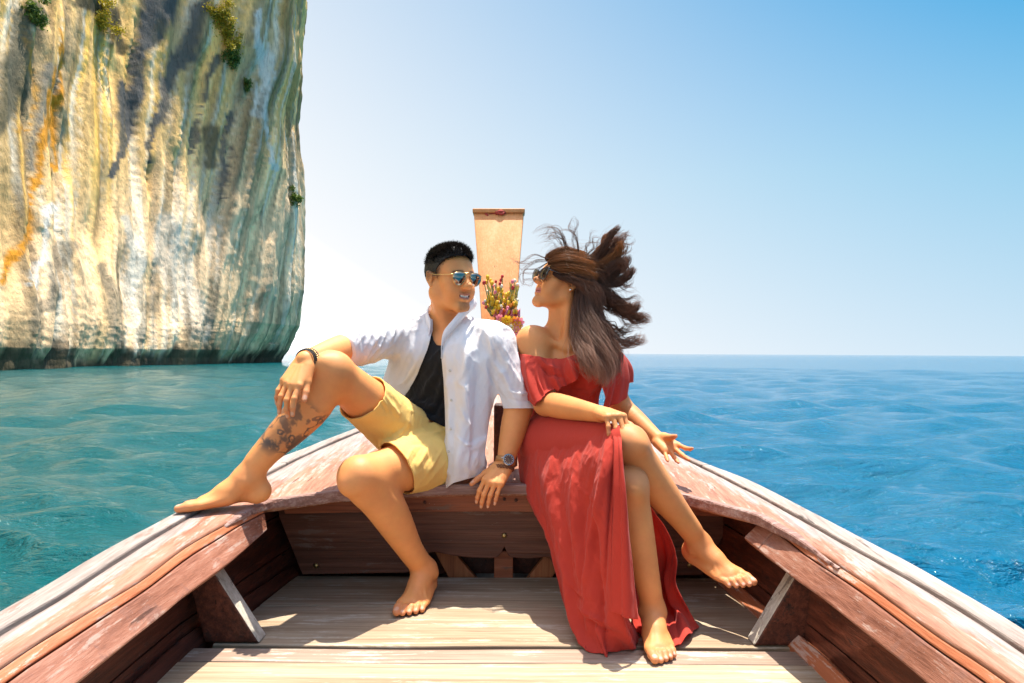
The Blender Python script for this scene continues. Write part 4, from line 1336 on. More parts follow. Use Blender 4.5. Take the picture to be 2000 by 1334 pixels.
def build_man():
    b = Body()
    man_torso(b)
    b.g = 1
    b.cone(J['neck'] + np.array([0, .01, -.02]), mHead + mR @ np.array([0, -.022, -.06]), .062, .056, .035)
    b.cone(J['neck'] + mR @ np.array([-.03, .05, -.02]), mHead + mR @ np.array([-.058, -.015, -.04]), .013, .016, .03)   # neck muscle
    b.cone(J['neck'] + mR @ np.array([.03, .05, -.02]), mHead + mR @ np.array([.058, -.015, -.04]), .013, .016, .03)
    for sd in 'RL':
        b.g = 1; man_arm(b, sd, 0, 2)
        b.g = 2; man_leg(b, sd)
    b.g = 1
    nails = []
    f = P(553, 768, 1.985) - J['wrR']
    nl, kR = hand_prims(b, J['wrR'] + unit(f) * .004, f, (-.25, -.85, .35), -1, 1.03, [(.25, .35, .25), (.35, .55, .3), (.28, .4, .25), (.2, .5, .3)], .06, (.35, .25, .15, .25)); nails += nl
    f = P(957, 948, 2.283) - J['wrL']
    nl, kL = hand_prims(b, J['wrL'] + unit(f) * .004, f, (-.05, -.75, .65), 1, .98, [(.62, .45, .2), (.62, .5, .2), (.62, .48, .2), (.55, .35, .15)], .05, (.62, .3, .1, .25)); nails += nl
    b.g = 2
    nails += foot_prims(b, J['anR'], (-.93, -.37, -.035), (0, 0, 1), -1, .25, 1.0)
    nails += foot_prims(b, J['anL'], (-.17, -.98, -.01), (0, 0, 1), 1, .262, 1.0)
    b.g = 1
    T = head_prims(b, mHead, mR, 1.0, False, smile=1.0)
    hw = lambda p, r: (np.asarray(p) - r, np.asarray(p) + r)
    ax, F = b.field(.0046, [(*hw(mHead, .125), .0021), (*hw(kR[1], .10), .0027), (*hw(kL[1], .10), .0027), (*hw(lerp(J['knR'], J['anR'], .5), .10), .0029), (*hw(J['anL'] + (-.03, -.12, -.05), .10), .0031)])
    v, q = surface(ax, F)
    v = relax(v, q, 1, .35)
    # pigment
    c = np.zeros((len(v), 4), np.float32)
    hl = (v - mHead) @ mR
    def shade(k, colr):
        k = np.clip(k, 0, 1); m = k > c[:, 3]
        c[m, :3] = colr; c[m, 3] = k[m]
    def joints():
        blot = .45 + .9 * fbm(v * 38, 3, 77)
        for e_, r_, a_ in (('knR', .075, .38), ('knL', .075, .38), ('elR', .06, .35), ('elL', .06, .35), ('anR', .07, .22), ('anL', .07, .22)):
            d_ = np.linalg.norm(v - J[e_], axis=1); shade((1 - smoothstep(.3 * r_, 1.1 * r_, d_)) * a_ * blot, (.42, .135, .07))
        for p_, n_, rr_ in nails:
            d_ = np.linalg.norm(v - p_, axis=1); shade((1 - smoothstep(.008, .05, d_)) * .40 * blot, (.52, .17, .10))
    near = np.linalg.norm(v - mHead, axis=1) < .16
    nz = fbm(v * 90, 3, 3)
    joints()
    # stubble round mouth and chin, brows, lips, teeth
    beard = near * (hl[:, 1] > .03) * (1 - smoothstep(.020, .030, np.abs(hl[:, 0]))) * (1 - smoothstep(-.082, -.074, hl[:, 2])) * smoothstep(-.116, -.106, hl[:, 2])
    shade(beard * (.25 + .5 * nz), (.12, .065, .035))
    must = near * (hl[:, 1] > .075) * (1 - smoothstep(.022, .030, np.abs(hl[:, 0]))) * np.exp(-((hl[:, 2] + .047) / .006) ** 2)
    shade(must * (.15 + .5 * nz), (.12, .065, .035))
    brow = near * (hl[:, 1] > .05) * np.exp(-((hl[:, 2] - .0245 - .006 * np.sin(np.abs(hl[:, 0]) * 60)) / .0042) ** 2) * smoothstep(.010, .016, np.abs(hl[:, 0])) * (1 - smoothstep(.046, .054, np.abs(hl[:, 0])))
    shade(brow * .85, (.025, .018, .014))
    xl = np.abs(hl[:, 0]); ml = -.0605 + .006 * (xl / .028) ** 2
    lip = near * (hl[:, 1] > .07) * (1 - smoothstep(.021, .027, xl)) * (1 - smoothstep(.0085, .0115, np.abs(hl[:, 2] - ml)))
    shade(lip * .75, (.42, .16, .12))
    mouth = near * (hl[:, 1] > .07) * (1 - smoothstep(.021, .026, xl)) * (1 - smoothstep(.0036, .0052, np.abs(hl[:, 2] - ml)))
    shade(mouth * .96, (.10, .03, .025))
    teeth = near * (hl[:, 1] > .07) * (1 - smoothstep(.017, .021, xl)) * (1 - smoothstep(.0028, .0042, np.abs(hl[:, 2] - ml - .0008)))
    shade(teeth * .99, (.78, .74, .68))
    fade = near * (hl[:, 2] > -.02) * smoothstep(-.018, .03, hl[:, 2]) * (1 - smoothstep(.020, .046, hl[:, 1] - .30 * np.maximum(hl[:, 2] - .02, 0))) * (np.abs(hl[:, 0]) > .04)
    shade(fade * (.30 + .7 * nz) * smoothstep(.50, .62, 1 - 0 * nz), (.035, .026, .02))
    for p, n_, r in nails:
        d = np.linalg.norm(v - p, axis=1); shade((d < r * 1.3) * (1 - smoothstep(r * .8, r * 1.2, d)) * .8, (.62, .36, .25))
    # tattooed shin of the raised leg
    a, bb = J['knR'], J['anR']; dd = bb - a
    t = ((v - a) @ dd) / (dd @ dd); rad = np.linalg.norm(v - a - np.clip(t, 0, 1)[:, None] * dd, axis=1)
    on = (rad < .075) * smoothstep(.22, .34, t + .12 * (fbm(v * 30, 2, 8) - .5)) * (1 - smoothstep(.66, .76, t + .1 * (fbm(v * 24, 2, 9) - .5)))
    on = on * (v[:, 2] < P(600, 775, 2.1)[2] + .05) * smoothstep(-.06, .03, -(v - a)[:, 1] + .12 * t)
    ink = smoothstep(.44, .56, fbm(v * np.array([42, 42, 34]), 4, 31)) * .75 + smoothstep(.50, .53, np.abs(fbm(v * 26, 2, 37) - .5) + .48) * .0 + (np.abs(fbm(v * 22, 2, 41) - .5) < .022) * .75
    ink = np.clip(ink + .25 * smoothstep(.45, .7, t), 0, 1)
    shade(on * ink * .92, (.062, .055, .052))
    o = mesh_np('body', v, q, SKIN_M, man, True, c)
    return o, (ax, F)
man_body, mF = build_man()
# ================================================================== the woman
woman = thing('person', 'woman in long red off-shoulder dress sitting cross-legged with hair blown by the wind', 'person', P(1110, 945, 2.42), 'couple on the foredeck')
SKIN_W = skin_mat('warm_brown_skin', (.66, .272, .090, 1), (.64, .205, .076, 1))
wHead = P(1097, 557, 2.50)
yw = RAD(66); wR = frame((-math.sin(yw), -math.cos(yw), .36), (.06, 0, 1))
K = dict(
    shR=P(1040, 668, 2.47), elR=P(1066, 788, 2.36), wrR=P(1174, 809, 2.055),
    shL=P(1180, 690, 2.53), elL=P(1212, 796, 2.62), wrL=P(1284, 856, 2.46),
    neck=P(1098, 655, 2.53), chest=P(1112, 725, 2.53), waist=P(1106, 800, 2.53), pelvis=P(1105, 872, 2.50),
    hipR=P(1075, 865, 2.44), knR=P(1226, 868, 1.985), anR=P(1366, 1060, 2.10),
    hipL=P(1130, 884, 2.42), knL=P(1226, 948, 1.965), anL=P(1275, 1190, 1.97))
K['anL'][2] = FLOOR + .088
wT = frame((-.12, -.99, 0), (0, 0, 1))

def woman_torso(b, g=0.0, k=.045):
    b.ell(K['pelvis'], wT, (.165 + g, .120 + g, .10 + g), k)
    b.ell(K['waist'], wT, (.115 + g, .090 + g, .11 + g), k)
    b.ell(K['chest'] + wT @ np.array([0, -.005, 0]), wT, (.128 + g, .098 + g, .12 + g), k)
    for x in (-1, 1):
        b.ell(K['chest'] + wT @ np.array([x * .058, .082, -.01]), wT, (.056 + g, .050 + g, .056 + g), .03)

def woman_leg(b, sd, k=.028):
    h, n_, a = K['hip' + sd], K['kn' + sd], K['an' + sd]
    ax_ = unit(n_ - h); sh_ = unit(a - n_)
    back = unit(np.cross(np.cross(ax_, sh_), sh_)); back = back if back @ ax_ < 0 else -back
    limb(b, [h, lerp(h, n_, .4), lerp(h, n_, .8), n_], [.100, .083, .061, .053], k, 2)
    b.ball(n_ + ax_ * .010 - sh_ * .002, .043, .025)
    b.ell(n_ + ax_ * .026 - back * .026 + sh_ * .004, frame(sh_, -back), (.022, .026, .022), .022)
    limb(b, [n_ - back * .006, lerp(n_, a, .28) + back * .014, lerp(n_, a, .5) + back * .010, lerp(n_, a, .8), a], [.051, .055, .048, .0345, .0325], k, 3)
    b.cone(lerp(n_, a, .1) - back * .018, lerp(n_, a, .85) - back * .008, .027, .019, .03)

def build_woman():
    b = Body()
    woman_torso(b)
    mid = lerp(K['shR'], K['shL'], .5); b.g = 1
    b.ell(mid + wT @ np.array([0, -.01, -.045]), wT, (.135, .072, .06), .045)
    for e in ('shR', 'shL'):
        b.cone(K['neck'] + np.array([0, .025, -.01]), K[e] + np.array([0, 0, .0]), .046, .048, .045)
        b.cone(mid + wT @ np.array([0, .055, .0]), K[e] + wT @ np.array([0, .018, .022]), .010, .012, .02)       # collar bones
    b.cone(K['neck'] + np.array([0, .005, -.02]), wHead + wR @ np.array([0, -.022, -.050]), .054, .049, .035)
    b.cone(mid + wT @ np.array([-.01, .055, .0]), wHead + wR @ np.array([.052, -.018, -.04]), .010, .013, .028)
    b.cone(mid + wT @ np.array([.01, .055, .0]), wHead + wR @ np.array([-.052, -.018, -.04]), .010, .013, .028)
    for sd in 'RL':
        b.g = 1
        s_, e, w = K['sh' + sd], K['el' + sd], K['wr' + sd]
        b.ball(s_, .052, .035)
        limb(b, [s_, lerp(s_, e, .35), lerp(s_, e, .75), e], [.051, .048, .042, .039], .025, 2)
        limb(b, [e, lerp(e, w, .25), lerp(e, w, .6), lerp(e, w, .92), w], [.039, .042, .035, .0265, .0255], .025, 2)
        b.g = 2 if sd == 'R' else 3
        woman_leg(b, sd)
    b.g = 1
    nails = []
    f = P(1222, 816, 1.932) - (K['wrR'] + np.array([0, 0, .006]))
    nl, kR = hand_prims(b, K['wrR'] + unit(f) * .004 + np.array([0, 0, .006]), f, (.05, -.22, .97), -1, .90, [(.95, .35, .15), (1.0, .38, .15), (1.02, .38, .15), (1.0, .35, .15)], [.05, -.04, -.14, -.30], (.6, .3, .2, .4), tipthin=.9); nails += nl
    f = P(1322, 886, 2.37) - K['wrL']
    nl, kL = hand_prims(b, K['wrL'] + unit(f) * .004, f, (.10, .80, -.42), 1, .92, [(.10, .30, .25), (.05, .10, .1), (.12, .10, .1), (.15, .2, .1)], [.16, -.05, -.26, -.42], (.06, .10, .05, .62), tipthin=.9); nails += nl
    fd = P(1474, 1114, 1.93) - P(1364, 1062, 2.10); ud = np.cross(-np.array([.74, .62, .26]), unit(fd))
    b.g = 2
    nails += foot_prims(b, K['anR'], fd, ud, -1, .235, .92)
    b.g = 3
    nails += foot_prims(b, K['anL'], (-.03, -1, -.01), (0, 0, 1), 1, .235, .95)
    b.g = 1
    head_prims(b, wHead, wR, .93, True, smile=.35)
    hw = lambda p, r: (np.asarray(p) - r, np.asarray(p) + r)
    global wLeg
    b2 = Body(); woman_torso(b2)
    for sd in 'RL': woman_leg(b2, sd)
    wLeg = b2.field(.007)
    ax, F = b.field(.0046, [(*hw(wHead, .12), .0021), (*hw(kR[1], .09), .0025), (*hw(kL[1], .10), .0025), (*hw(K['anL'] + (0, -.12, -.05), .09), .0029), (*hw(P(1440, 1105, 2.03), .09), .0029)])
    v, q = surface(ax, F)
    v = relax(v, q, 1, .35)
    c = np.zeros((len(v), 4), np.float32)
    def shade(k, colr):
        k = np.clip(k, 0, 1); m = k > c[:, 3]
        c[m, :3] = colr; c[m, 3] = k[m]
    def joints():
        blot = .45 + .9 * fbm(v * 38, 3, 77)
        for e_, r_, a_ in (('knR', .075, .38), ('knL', .075, .38), ('elR', .06, .35), ('elL', .06, .35), ('anR', .07, .22), ('anL', .07, .22)):
            d_ = np.linalg.norm(v - K[e_], axis=1); shade((1 - smoothstep(.3 * r_, 1.1 * r_, d_)) * a_ * blot, (.42, .135, .07))
        for p_, n_, rr_ in nails:
            d_ = np.linalg.norm(v - p_, axis=1); shade((1 - smoothstep(.008, .05, d_)) * .40 * blot, (.52, .17, .10))
    hl = ((v - wHead) @ wR) / .93
    near = np.linalg.norm(v - wHead, axis=1) < .15
    joints()
    xl = np.abs(hl[:, 0]); ml = -.0605 + .002 * (xl / .028) ** 2
    shade(near * (hl[:, 1] > .07) * (1 - smoothstep(.020, .026, xl)) * (1 - smoothstep(.0085, .0115, np.abs(hl[:, 2] - ml))) * .8, (.50, .14, .13))
    shade(near * (hl[:, 1] > .07) * (1 - smoothstep(.020, .025, xl)) * (1 - smoothstep(.0008, .0022, np.abs(hl[:, 2] - ml))) * .9, (.16, .04, .04))
    brow = near * (hl[:, 1] > .05) * np.exp(-((hl[:, 2] - .0265 - .005 * np.sin(xl * 60)) / .003) ** 2) * smoothstep(.010, .016, xl) * (1 - smoothstep(.046, .054, xl))
    shade(brow * .8, (.035, .02, .015))
    for p, n_, r in nails:
        d = np.linalg.norm(v - p, axis=1); shade((d < r * 1.3) * (1 - smoothstep(r * .8, r * 1.2, d)) * .8, (.66, .34, .28))
    return mesh_np('body', v, q, SKIN_W, woman, True, c), (ax, F)
woman_body, wF = build_woman()
# ================================================================== clothes
SHIRT = cloth_mat('white_linen', (.91, .885, .89, 1), .30, .9, 1100, .1, .05)
VEST = cloth_mat('black_jersey', (.011, .011, .013, 1), .0, .85, 900, .15)
SHORTS = cloth_mat('yellow_cotton', (.92, .60, .17, 1), .14, .85, 900, .1, .06)
DRESS = cloth_mat('red_crepe', (.62, .058, .036, 1), .28, .8, 1000, .1, .08)

def push_out(v, field, gap=.006, it=4):
    ax, F = field; e = .002
    for _ in range(it):
        d = sample(ax, F, v); m = d < gap
        if not m.any(): break
        p = v[m]
        g = np.stack([sample(ax, F, p + np.eye(3)[k] * e) - sample(ax, F, p - np.eye(3)[k] * e) for k in range(3)], 1)
        v = v.copy(); v[m] = p + unit_rows(g) * np.minimum(gap - d[m], .03)[:, None]
    return v

def crumple(v, n, axis, amp, s_long=6, s_cross=34, seed=0, sharp=2.0):
    """creases that run along an axis"""
    axis = unit(axis)
    along = v @ axis
    perp = v - along[:, None] * axis
    q = perp * s_cross + np.outer(along * s_long, axis) + 3 * axis
    warp = np.stack([vnoise(v * 9, seed + 5), vnoise(v * 9, seed + 6), vnoise(v * 9, seed + 7)], 1) * 1.6
    r = 1 - np.abs(fbm(q + warp, 2, seed) - .5) * 2 * 1.6
    return v + n * (amp * (np.clip(r, 0, 1) ** sharp - .4))[:, None]

def cloth_object(name, b, h, mat, parent, g_fn, shape_fn=None, thick=.003, smooth=1, hem=True):
    ax, F = b.field(h)
    v, q = surface(ax, F)
    v = relax(v, q, 2, .4)
    if shape_fn is not None:
        v = shape_fn(v, vnormals(v, q))
        v = crumple(v, vnormals(v, q), np.array([.35, .1, .9]), .0015, 9, 46, 400, 3.0)
        v = crumple(v, vnormals(v, q), np.array([-.6, .1, .6]), .0013, 8, 38, 410, 3.0)
        v = relax(v, q, smooth, .35)
    v, q, _ = trim(v, q, g_fn(v))
    o = mesh_np(name, v, q, mat, parent)
    add_solid(o, thick, -1.0)
    return o, v, q

# ---- shirt
def build_shirt():
    b = Body()
    man_torso(b, .014, .05)
    # sleeves
    for sd, t1, r in (('R', 1.10, (.074, .074, .073, .064)), ('L', 1.03, (.069, .069, .068, .066))):
        s_, e, w = J['sh' + sd], J['el' + sd], J['wr' + sd]
        end = e + unit(w - e) * .03 if sd == 'R' else e + unit(e - s_) * .035
        b.ball(s_ + np.array([0, 0, -.004]), .075 if sd == 'R' else .070, .05)
        limb(b, [s_, lerp(s_, e, .4), lerp(s_, e, .8), end], r, .03, 2)
    # loose left front panel hanging over the hip, and the right flap pulled back
    b.cone(P(920, 720, 2.42), P(902, 900, 2.36), .062, .050, .05); b.cone(P(902, 890, 2.36), P(880, 975, 2.35), .045, .030, .04)
    b.cone(P(935, 720, 2.46), P(922, 930, 2.40), .050, .046, .05)
    b.cone(P(905, 690, 2.43), P(895, 860, 2.38), .045, .045, .05)
    b.cone(P(812, 690, 2.52), P(784, 768, 2.54), .062, .046, .05)
    b.cone(P(800, 680, 2.56), P(770, 745, 2.58), .05, .045, .05)
    keep = [(660, 640), (664, 655), (676, 685), (684, 705), (720, 770), (757, 758), (786, 773), (868, 850), (862, 905), (856, 969), (868, 955), (886, 943), (930, 931), (956, 922), (947, 885), (956, 820), (966, 780), (974, 765),
            (983, 798), (1052, 797), (1090, 700), (1000, 560), (930, 560), (840, 560), (660, 560)]
    opening = [(838, 540), (845, 605), (845, 642), (834, 684), (815, 731), (797, 764), (776, 790), (776, 990), (855, 971), (861, 905), (870, 848), (869, 800), (866, 740), (862, 697), (867, 662),
               (890, 634), (914, 606), (932, 588), (940, 540)]
    fr = mT[:, 1]
    def g(v):
        px, py = proj(v)
        a = poly_sd(px, py, keep)
        o = -poly_sd(px, py, opening)
        front = smoothstep(-.01, .03, (v - J['chest']) @ fr)
        nk = (.068 - np.linalg.norm((v - J['neck'])[:, :2], axis=1)) * 550 * (v[:, 2] > J['neck'][2] - .03) - 1e-3
        o = np.where(front > .5, o, -50)
        return np.maximum(np.maximum(a, o), np.where(v[:, 2] > J['neck'][2] - .03, nk, -50)) / 550
    lines = []
    # creases that gather at the shoulders, elbows and under the arms
    R_ = np.random.default_rng(3)
    for k in range(9):
        x = 935 + k * 8; lines.append(([(x, 628 + k * 5), (x + 12, 650 + k * 7), (x + 26 + R_.integers(-6, 6), 690 + k * 9)], 3.2, .0055 * R_.uniform(.6, 1.2)))
    for k in range(8):
        x = 800 - k * 14; lines.append(([(x, 632 + k * 2), (x - 6, 655), (x - 16 - R_.integers(0, 10), 682)], 3.5, .0055 * R_.uniform(.6, 1.2)))
    lines += [([(960, 700), (985, 735), (1010, 790)], 5, .008), ([(975, 690), (1005, 730), (1030, 770)], 4, .006), ([(950, 715), (970, 760), (990, 795)], 4, -.006),
              ([(992, 764), (1018, 770), (1042, 766)], 2.5, .006), ([(986, 778), (1016, 784), (1048, 780)], 2.5, -.004),
              ([(905, 640), (912, 720), (906, 820), (885, 940)], 8, .009), ([(930, 650), (935, 740), (928, 850), (920, 930)], 8, -.010), ([(948, 700), (950, 800), (942, 910)], 7, .010),
              ([(884, 680), (888, 780), (884, 880)], 7, -.006), ([(872, 690), (875, 760), (878, 840), (862, 950)], 4, .005),
              ([(900, 800), (915, 830), (905, 860)], 4, .006), ([(890, 850), (910, 870), (930, 868)], 3, .005),
              ([(835, 645), (822, 690), (795, 740), (770, 758)], 5, .008), ([(815, 645), (806, 690), (785, 735)], 6, -.008), ([(800, 650), (790, 690), (768, 748)], 5, .007),
              ([(680, 655), (690, 672), (694, 695)], 3, .006), ([(700, 648), (708, 668), (712, 688)], 3.5, -.005), ([(722, 640), (732, 665), (742, 685)], 4, .006)]
    def shape(v, n):
        v = folds(v, n, lines)
        arm = unit(J['elR'] - J['shR']); px, _ = proj(v)
        w = (px < 800)[:, None]
        v2 = crumple(v, n, np.array([.25, -.2, .95]), .008, 5, 20, 3)
        v1 = crumple(v, n, np.array([.15, 0, 1]), .0075, 3, 17, 9)
        return np.where(w, v2, v1)
    o, v, q = cloth_object('shirt', b, .0042, SHIRT, man, g, shape, .0025, 1)
    # stand-up collar and front placket
    pts = [(863, 700, 2.413), (866, 668, 2.418), (888, 638, 2.435), (912, 609, 2.468), (925, 597, 2.52), (905, 597, 2.60), (872, 600, 2.63), (846, 606, 2.595), (838, 626, 2.53), (843, 648, 2.475), (836, 682, 2.45)]
    c = catmull([P(*p) for p in pts], 120)
    t = np.linspace(0, 1, 120); hgt = .030 * smoothstep(0, .12, t) * smoothstep(0, .12, 1 - t) + .008
    ctr = J['neck']
    rows = []
    for k in np.linspace(0, 1, 6):
        rad = unit_rows((c - ctr) * np.array([1, 1, 0]))
        rows.append(c + np.array([0, 0, 1.0]) * (hgt * (k - .15))[:, None] + rad * (.006 + .008 * math.sin(k * 3) - .004 * k) + np.array([0, -.006, 0]))
    vv = np.array(rows).reshape(-1, 3)
    cl = mesh_np('collar', vv, grid_faces(120, 6), SHIRT, o)
    cl.location = (0, 0, 0)
    add_solid(cl, .003, 0)
    # buttons along the placket
    btn = plain('pearl_button', (.62, .58, .52, 1), .3)
    for x, y in ((872, 726), (875, 778), (877, 832), (869, 884)):
        d = np.hypot(*(np.array(proj(v)) - np.array([[x], [y]]))); i = np.where(d < 8)[0]
        if len(i) == 0: continue
        p = v[i[np.argmin(v[i, 1])]]
        bv, bf = band(p + np.array([0, -.001, 0]), (-.2, -.95, .1), .0001, .0024, .0046, 12, (0, 0, 1))
        bo = mesh_np('button', bv, bf, btn, o); bo.location = (0, 0, 0); bo.location = -man.location + man.location
    # turned-up cuffs
    for sd, px, r in (('R', [(664, 648), (684, 702)], .066), ('L', [(984, 797), (1051, 796)], .069)):
        e, w, s_ = J['el' + sd], J['wr' + sd], J['sh' + sd]
        d = unit(w - e) if sd == 'R' else unit(e - s_)
        e0 = e + d * (.004 if sd == 'R' else .008)
    return o
shirt = build_shirt()

# ---- vest
def build_vest():
    b = Body(); man_torso(b, .006, .05)
    b.ell(J['waist'] + mT @ np.array([-.0, .045, -.03]), mT, (.13, .085, .085), .05)
    keep = [(774, 740), (842, 642), (846, 664), (853, 674), (864, 675), (880, 664), (900, 630), (940, 640), (940, 870), (876, 838), (845, 822), (812, 808), (778, 793)]
    lines = [([(860, 690), (850, 730), (815, 790)], 6, .007), ([(862, 720), (845, 770), (800, 796)], 5, -.006), ([(868, 745), (850, 790), (822, 808)], 5, .007), ([(868, 775), (850, 805), (836, 815)], 4, -.006),
             ([(855, 685), (840, 720), (820, 745)], 5, .005), ([(866, 800), (830, 790), (795, 782)], 4, .006), ([(868, 815), (835, 806), (800, 797)], 3.5, -.005), ([(858, 680), (862, 705), (866, 735)], 3, .004)]
    fr = mT[:, 1]
    def g(v):
        px, py = proj(v)
        return np.maximum(poly_sd(px, py, keep) / 550, -((v - J['chest']) @ fr) + .0)
    def shape(v, n):
        v = folds(v, n, lines); return crumple(v, n, np.array([.6, 0, .6]), .005, 4, 20, 21)
    cloth_object('vest', b, .0042, VEST, man, g, shape, .003)
build_vest()

# ---- shorts
def build_shorts():
    b = Body()
    b.ell(J['pelvis'], mT, (.175, .130, .115), .05)
    b.ell(J['waist'] + np.array([0, 0, -.06]), mT, (.155, .122, .09), .05)
    def leg(sd, t1, r0, r1):
        h, n_ = J['hip' + sd], J['kn' + sd]
        limb(b, [h, lerp(h, n_, t1 * .5), lerp(h, n_, t1 + .14)], [r0, (r0 + r1) / 2 - .001, r1], .045, 3)
    leg('R', .66, .108, .083); leg('L', .64, .108, .088)
    dR, dL = unit(J['knR'] - J['hipR']), unit(J['knL'] - J['hipL'])
    hR, hL = lerp(J['hipR'], J['knR'], .69), lerp(J['hipL'], J['knL'], .61)
    nR = unit(dR + np.array([.10, .15, 0])); nL = unit(dL + np.array([-.20, .25, -.42]))
    def g(v):
        px, py = proj(v)
        gr = np.where(px - 760 + (py - 850) * -.4 < 60, (v - hR) @ nR, -1.0)
        def sd_(h, d, L_):
            tq = np.clip((v - h) @ d, 0, L_); return np.linalg.norm(v - h - tq[:, None] * d, axis=1)
        isR = sd_(J['hipR'], dR, .45) < sd_(J['hipL'], dL, .45)
        gg = np.where(isR, (v - hR) @ nR, (v - hL) @ nL)
        near = np.maximum((v - J['hipR']) @ dR, (v - J['hipL']) @ dL) < .10
        return np.maximum(gg, np.where(near, v[:, 2] - J['waist'][2] + .01, -1))
    lines = [([(738, 770), (752, 790), (764, 815)], 3, .005), ([(728, 762), (745, 785), (760, 812)], 3, -.004), ([(748, 768), (762, 788), (776, 810)], 3, .005), ([(760, 770), (775, 790), (784, 812)], 3, -.004),
             ([(790, 795), (784, 825), (760, 860)], 5, -.010), ([(800, 800), (795, 830), (770, 858)], 4, .006), ([(870, 840), (840, 850), (790, 858)], 4, .007), ([(872, 855), (835, 866), (800, 868)], 3.5, -.005),
             ([(868, 870), (850, 900), (835, 925)], 3, .005), ([(855, 862), (838, 895), (826, 915)], 3, -.005), ([(840, 868), (825, 895), (815, 912)], 3, .005), ([(825, 870), (812, 892), (804, 905)], 3, -.004),
             ([(810, 872), (798, 890), (792, 905)], 3, .004), ([(870, 900), (850, 925), (835, 945)], 4, .005), ([(800, 830), (770, 800), (740, 775)], 5, .004), ([(796, 846), (750, 850), (716, 838)], 7, .005),
             ([(872, 845), (820, 812), (790, 796)], 4, .006)]
    def shape(v, n):
        v = crumple(folds(v, n, lines), n, np.array([.7, -.5, .1]), .0022, 5, 15, 33)
        return push_out(v, mF, .007, 3)
    cloth_object('shorts', b, .0046, SHORTS, man, g, shape, .004)
build_shorts()

# ---- dress: fitted bodice
dress_root = None
def build_bodice():
    b = Body(); woman_torso(b, .006)
    keep = [(1000, 690), (1040, 691), (1075, 699), (1100, 700), (1130, 690), (1165, 682), (1230, 676), (1240, 880), (1000, 880)]
    lines = [([(1060, 705), (1085, 730), (1110, 745)], 4, .005), ([(1180, 740), (1150, 770), (1120, 790)], 4, .004), ([(1165, 795), (1120, 806), (1070, 800)], 4, .005), ([(1160, 808), (1115, 818), (1065, 812)], 3, -.004)]
    def g(v):
        px, py = proj(v); return poly_sd(px, py, keep) / 540
    def shape(v, n): return crumple(folds(v, n, lines), n, np.array([.3, 0, 1]), .003, 4, 20, 51)
    o, v, q = cloth_object('dress', b, .004, DRESS, woman, g, shape, .003)
    return o
dress = build_bodice()

def sheet(name, rows, nu, nv, mat, parent, deform=None, thick=.0025, body=None, gap=.008, closed=False):
    """loft through rows of control points (each row left to right)"""
    rows = [catmull(np.array(r, float), nu, closed) for r in rows]
    A = np.array(rows)
    g = np.stack([catmull(A[:, i], nv) for i in range(nu)], 1)             # nv x nu x 3
    u, w = np.meshgrid(np.linspace(0, 1, nu), np.linspace(0, 1, nv))
    v = g.reshape(-1, 3); f = grid_faces(nu, nv, closed)
    n = vnormals(v, f)
    if np.mean((n * (v - CAM)).sum(1)) > 0: f = f[:, ::-1]; n = -n
    if deform is not None: v = deform(v, n, u.ravel(), w.ravel())
    if body is not None:
        v = push_out(v, body, gap); v = relax(v, f, 1, .3); v = push_out(v, body, gap - .002)
    o = mesh_np(name, v, f, mat, parent)
    if parent.parent is not None: o.location = (0, 0, 0)
    add_solid(o, thick, 0)
    return o

def fl(px, py, dz=.008): return PZ(px, py, FLOOR + dz)

